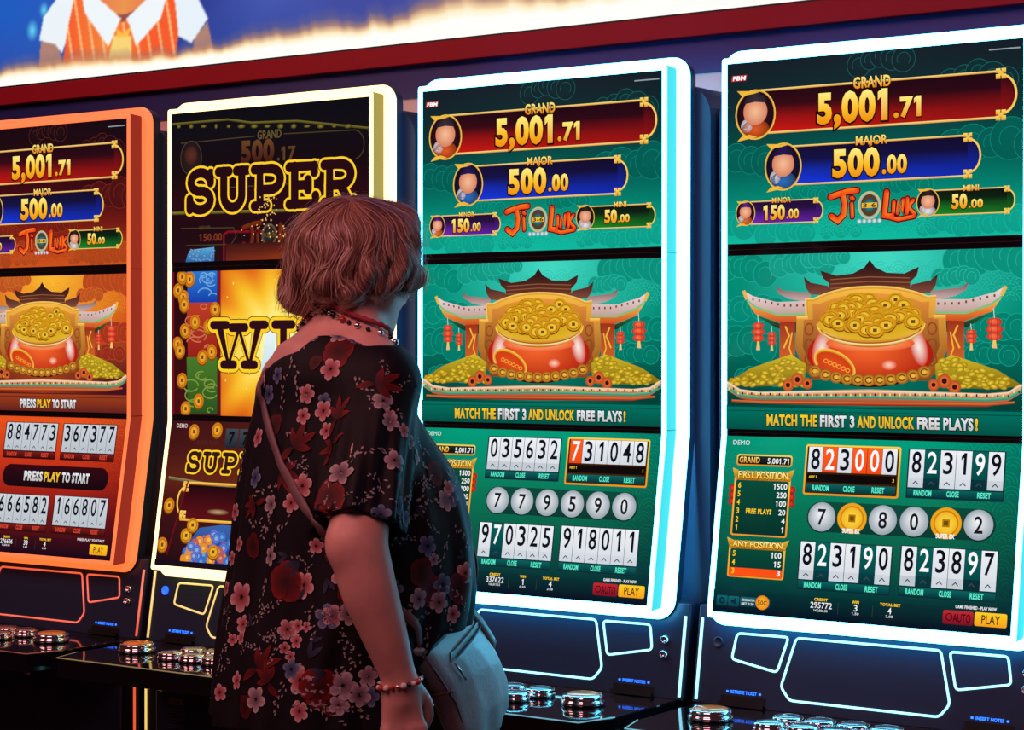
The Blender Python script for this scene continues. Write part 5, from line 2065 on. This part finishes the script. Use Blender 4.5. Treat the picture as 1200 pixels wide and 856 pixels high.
bracelet = empty('bracelet', "red and pale beaded bracelet on the person's right wrist", 'bracelet', (PX, PY, .84), TURN)
wa = Vector(WRR) - Vector((.243, -.07, .91))
wa.normalize()
wc = Vector(WRR) + wa * .004
u = wa.cross(Vector((1, 0, 0))).normalized()
v = wa.cross(u)
nb = 22
for i in range(nb):
    a = 2 * math.pi * i / nb
    dirv = (u * math.cos(a) + v * math.sin(a))
    h = body_bvh.ray_cast(wc + dirv * .08, -dirv)
    p = h[0] + dirv * .0035 if h[0] is not None else wc + dirv * .031
    p = p - wa * .006 * math.cos(a)
    b = link('bead', SPH['rckcsrckcs'[i % 10]], bracelet, loc=p - Vector((0, 0, .84)))
    b.scale = (.85 + .25 * (i % 3 == 0),) * 3

# --- eyeglasses
gl = empty('eyeglasses', "thin gold eyeglasses worn by the person", 'eyeglasses', (PX, PY, 1.53), TURN)
gm = Vector((0, 0, -1.53))
for s in (-1, 1):
    rim = [Vector(hp(s * .033 + .024 * math.cos(a), .100, -.004 + .019 * math.sin(a))) + gm for a in np.linspace(0, 2 * math.pi, 25)[:-1]]
    tube('rim', rim, .0011, M_goldf, gl, closed=True, seg=6)
    mesh_obj('lens', rim, [tuple(range(len(rim)))], M_lens, gl)
    tube('temple', [Vector(hp(*q)) + gm for q in ((s * .057, .100, .002), (s * .072, .085, .004), (s * .086, .03, .002), (s * .086, -.01, -.004), (s * .082, -.025, -.02))], .0013, M_goldf, gl, seg=6)
tube('bridge', [Vector(hp(*q)) + gm for q in ((-.010, .100, .002), (0, .106, .006), (.010, .100, .002))], .0011, M_goldf, gl, seg=6)

# --- shoulder bag
E0 = Vector((.236, .030, 0))
fdir = Vector((-.53, .848, 0)).normalized()
ndir = Vector((.848, .53, 0)).normalized()
bag = empty('handbag', "taupe leather shoulder bag hanging at the person's right hip", 'handbag', (PX, PY, .68), TURN)
BZ = Vector((0, 0, -.68))
outline = [(-.012, .880), (.04, .903), (.148, .932), (.186, .905), (.238, .845), (.284, .775), (.288, .71), (.25, .672), (.17, .664), (.125, .70), (.082, .775), (.03, .835)]
outline = [(a * 1.44, b) for a, b in outline]
TH = .036


def bagp(s_, z_, n_):
    return E0 + fdir * s_ + Vector((0, 0, z_)) + ndir * n_      # along the face, up, out of the face


G = Field((-.06, -.07, .64), (.48, .07, .96), .0042)     # bag space: s, n, z
po = np.array(outline)


def bagf(x, y, z):
    X = x + 0 * z
    Z = z + 0 * x
    d = np.full(np.broadcast(X, Z).shape, 9.0)
    sg = np.zeros(d.shape, bool)
    n = len(po)
    for i in range(n):
        x1, z1 = po[i]
        x2, z2 = po[(i + 1) % n]
        ex, ez = x2 - x1, z2 - z1
        t = np.clip(((X - x1) * ex + (Z - z1) * ez) / (ex * ex + ez * ez), 0, 1)
        d = np.minimum(d, np.hypot(X - x1 - t * ex, Z - z1 - t * ez))
        sg ^= ((z1 > Z) != (z2 > Z)) & (X < (x2 - x1) * (Z - z1) / (z2 - z1 + 1e-12) + x1)
    d2 = np.where(sg, -d, d)
    r = .022
    bul = TH * (.62 + .38 * np.clip(-d2 / .07, 0, 1)) * (.62 + .38 * np.clip((.93 - Z) / .12, 0, 1))
    wr = .0022 * np.sin(X * 70 + Z * 45) * np.clip((.80 - Z) / .1, 0, 1)
    qx, qy = d2 + r, np.abs(y) - bul + r + wr
    return np.hypot(np.maximum(qx, 0), np.maximum(qy, 0)) + np.minimum(np.maximum(qx, qy), 0) - r


G.add(bagf, (-.06, -.07, .64), (.48, .07, .96), .001)
GV, GQ = G.mesh(1)
gv = [bagp(a, c, b - TH) + BZ for a, b, c in GV]
bagb = mesh_obj('bag_body', gv, GQ.tolist(), M_bag, bag, True)
gb = BVHTree.FromPolygons([tuple(p) for p in gv], [tuple(int(i) for i in q) for q in GQ])


def onbag(s_, z_, lift=.0015):
    s_ = s_ * 1.44
    h = gb.ray_cast(bagp(s_, z_, .2) + BZ, -ndir)
    return (h[0] + ndir * lift) if h[0] is not None else bagp(s_, z_, 0) + BZ


def ribbon(name, pts, nrms, wd, th, m, parent, wvec=None):
    V, F = [], []
    n = len(pts)
    for i in range(n):
        t = (pts[min(i + 1, n - 1)] - pts[max(i - 1, 0)]).normalized()
        nn = nrms[i]
        nn = (nn - t * nn.dot(t)).normalized()
        sd = t.cross(nn)
        for a, b in ((-1, 0), (-.8, 1), (.8, 1), (1, 0), (.8, -1), (-.8, -1)):
            V.append(pts[i] + sd * a * wd * .5 + nn * b * th * .5)
    for i in range(n - 1):
        for k in range(6):
            F.append((i * 6 + k, i * 6 + (k + 1) % 6, i * 6 + 6 + (k + 1) % 6, i * 6 + 6 + k))
    F += [tuple(range(6)), tuple((n - 1) * 6 + k for k in range(6))]
    return mesh_obj(name, V, F, m, parent, True)


def lerp2(a, b, n):
    return [(a[0] + (b[0] - a[0]) * k / (n - 1), a[1] + (b[1] - a[1]) * k / (n - 1)) for k in range(n)]


zt = lerp2((.068, .852), (.178, .892), 9)
ribbon('zip_flap', [onbag(*q, .0012) for q in zt], [ndir] * 9, .017, .002, M_bag_dark, bagb)
ribbon('zip', [onbag(s_, z_ - .007, .0022) for s_, z_ in zt], [ndir] * 9, .004, .002, M_zip_dark, bagb)
tube('zip_pull', [onbag(.072, .842, .006), onbag(.085, .828, .006), onbag(.104, .808, .005)], [.0018, .0022, .0026], M_zip, bagb, seg=6)
tp = lerp2((.004, .876), (.146, .924), 10)
ribbon('top_zip', [onbag(s_, z_ - .004, .002) for s_, z_ in tp], [ndir] * 10, .007, .002, M_zip_dark, bagb)
sp = lerp2((.152, .922), (.232, .842), 10)
ribbon('strap_tab', [onbag(*q, .004) for q in sp], [ndir] * 10, .020, .007, M_bag_dark, bagb)
se = [(.0, .868), (.038, .826), (.088, .768), (.130, .700)]
tube('seam_piping', [onbag(a + .008, b, .0006) for a, b in se], .0022, M_bag_dark, bagb, seg=6)
# gathered side pocket on the gusset facing backwards
gp = []
for k in range(13):
    t = k / 12
    n_ = -TH * 2 + .008 + t * (TH * 2 - .020)
    zz_ = .780 + .012 * t
    o = bagp(-.10, zz_, n_) + BZ
    h = gb.ray_cast(o, fdir)
    gp.append((h[0] - fdir * .003) if h[0] is not None else bagp(.07, zz_, n_) + BZ)
gath = []
for k in range(60):
    t = k / 59 * 12
    i = min(int(t), 11)
    p = gp[i].lerp(gp[i + 1], t - i)
    gath.append(p + Vector((0, 0, .0022 * math.sin(k * 1.55))) - fdir * (.0022 * (1 + math.sin(k * 1.55 + 1))))
tube('pocket_gather', gath, .0034, M_bag_dark, bagb, seg=6)

# cross-body strap over the left shoulder, down the back and under the right arm
spx = [(318, 421), (311, 432), (309, 450), (311, 475), (317, 503), (327, 533), (340, 562), (355, 590), (372, 614), (392, 640), (412, 665), (436, 690), (462, 712), (486, 733)]
SPp, SPn = [], []
for q in spx:
    h = pick(*q)
    if h is None:
        continue
    c, n = h
    if n.dot(c - Vector((0, 0, c.z))) < 0:
        n = -n
    SPp.append(c + n * .0035)
    SPn.append(n)
top = Vector((-.128, .03, 1.375))
SPp.append(bagp(.01, .882, -TH) + BZ + Vector((0, 0, .68)))
SPn.append(ndir)
fr = [(-.10, .075, 1.30), (-.05, .135, 1.22), (.02, .20, 1.12), (.09, .235, 1.03), (.15, .245, .97)]
pre, pren = [], []
for q in fr:
    h = bvh.find_nearest(Vector(q))
    n = h[1] if h[1].dot(h[0] - Vector((0, 0, h[0].z))) > 0 else -h[1]
    pre.append(h[0] + n * .0035)
    pren.append(n)
pre = [bagp(.214, .925, -TH) + BZ + Vector((0, 0, .68))] + pre[::-1]
pren = [ndir] + pren[::-1]
h = bvh.find_nearest(Vector((-.128, .0, 1.42)))
pre.append(h[0] + Vector((0, 0, .004)))
pren.append(Vector((-.2, 0, 1)).normalized())
allp, alln = pre + SPp, pren + SPn
dp, dn = [], []
for i in range(len(allp) - 1):
    p0, p1, p2, p3 = allp[max(i - 1, 0)], allp[i], allp[i + 1], allp[min(i + 2, len(allp) - 1)]
    for k in range(6):
        t = k / 6
        q = .5 * ((2 * p1) + (p2 - p0) * t + (2 * p0 - 5 * p1 + 4 * p2 - p3) * t * t + (3 * p1 - p0 - 3 * p2 + p3) * t ** 3)
        hn = bvh.find_nearest(q)
        nn = alln[i].lerp(alln[i + 1], t).normalized()
        if hn[0] is not None and hn[3] < .03:
            n2 = hn[1] if hn[1].dot(nn) > 0 else -hn[1]
            if (q - hn[0]).dot(n2) < .0035:
                q = hn[0] + n2 * .0035
        dp.append(q + BZ)
        dn.append(nn)
ribbon('strap', dp, dn, .017, .004, M_strap, bag)
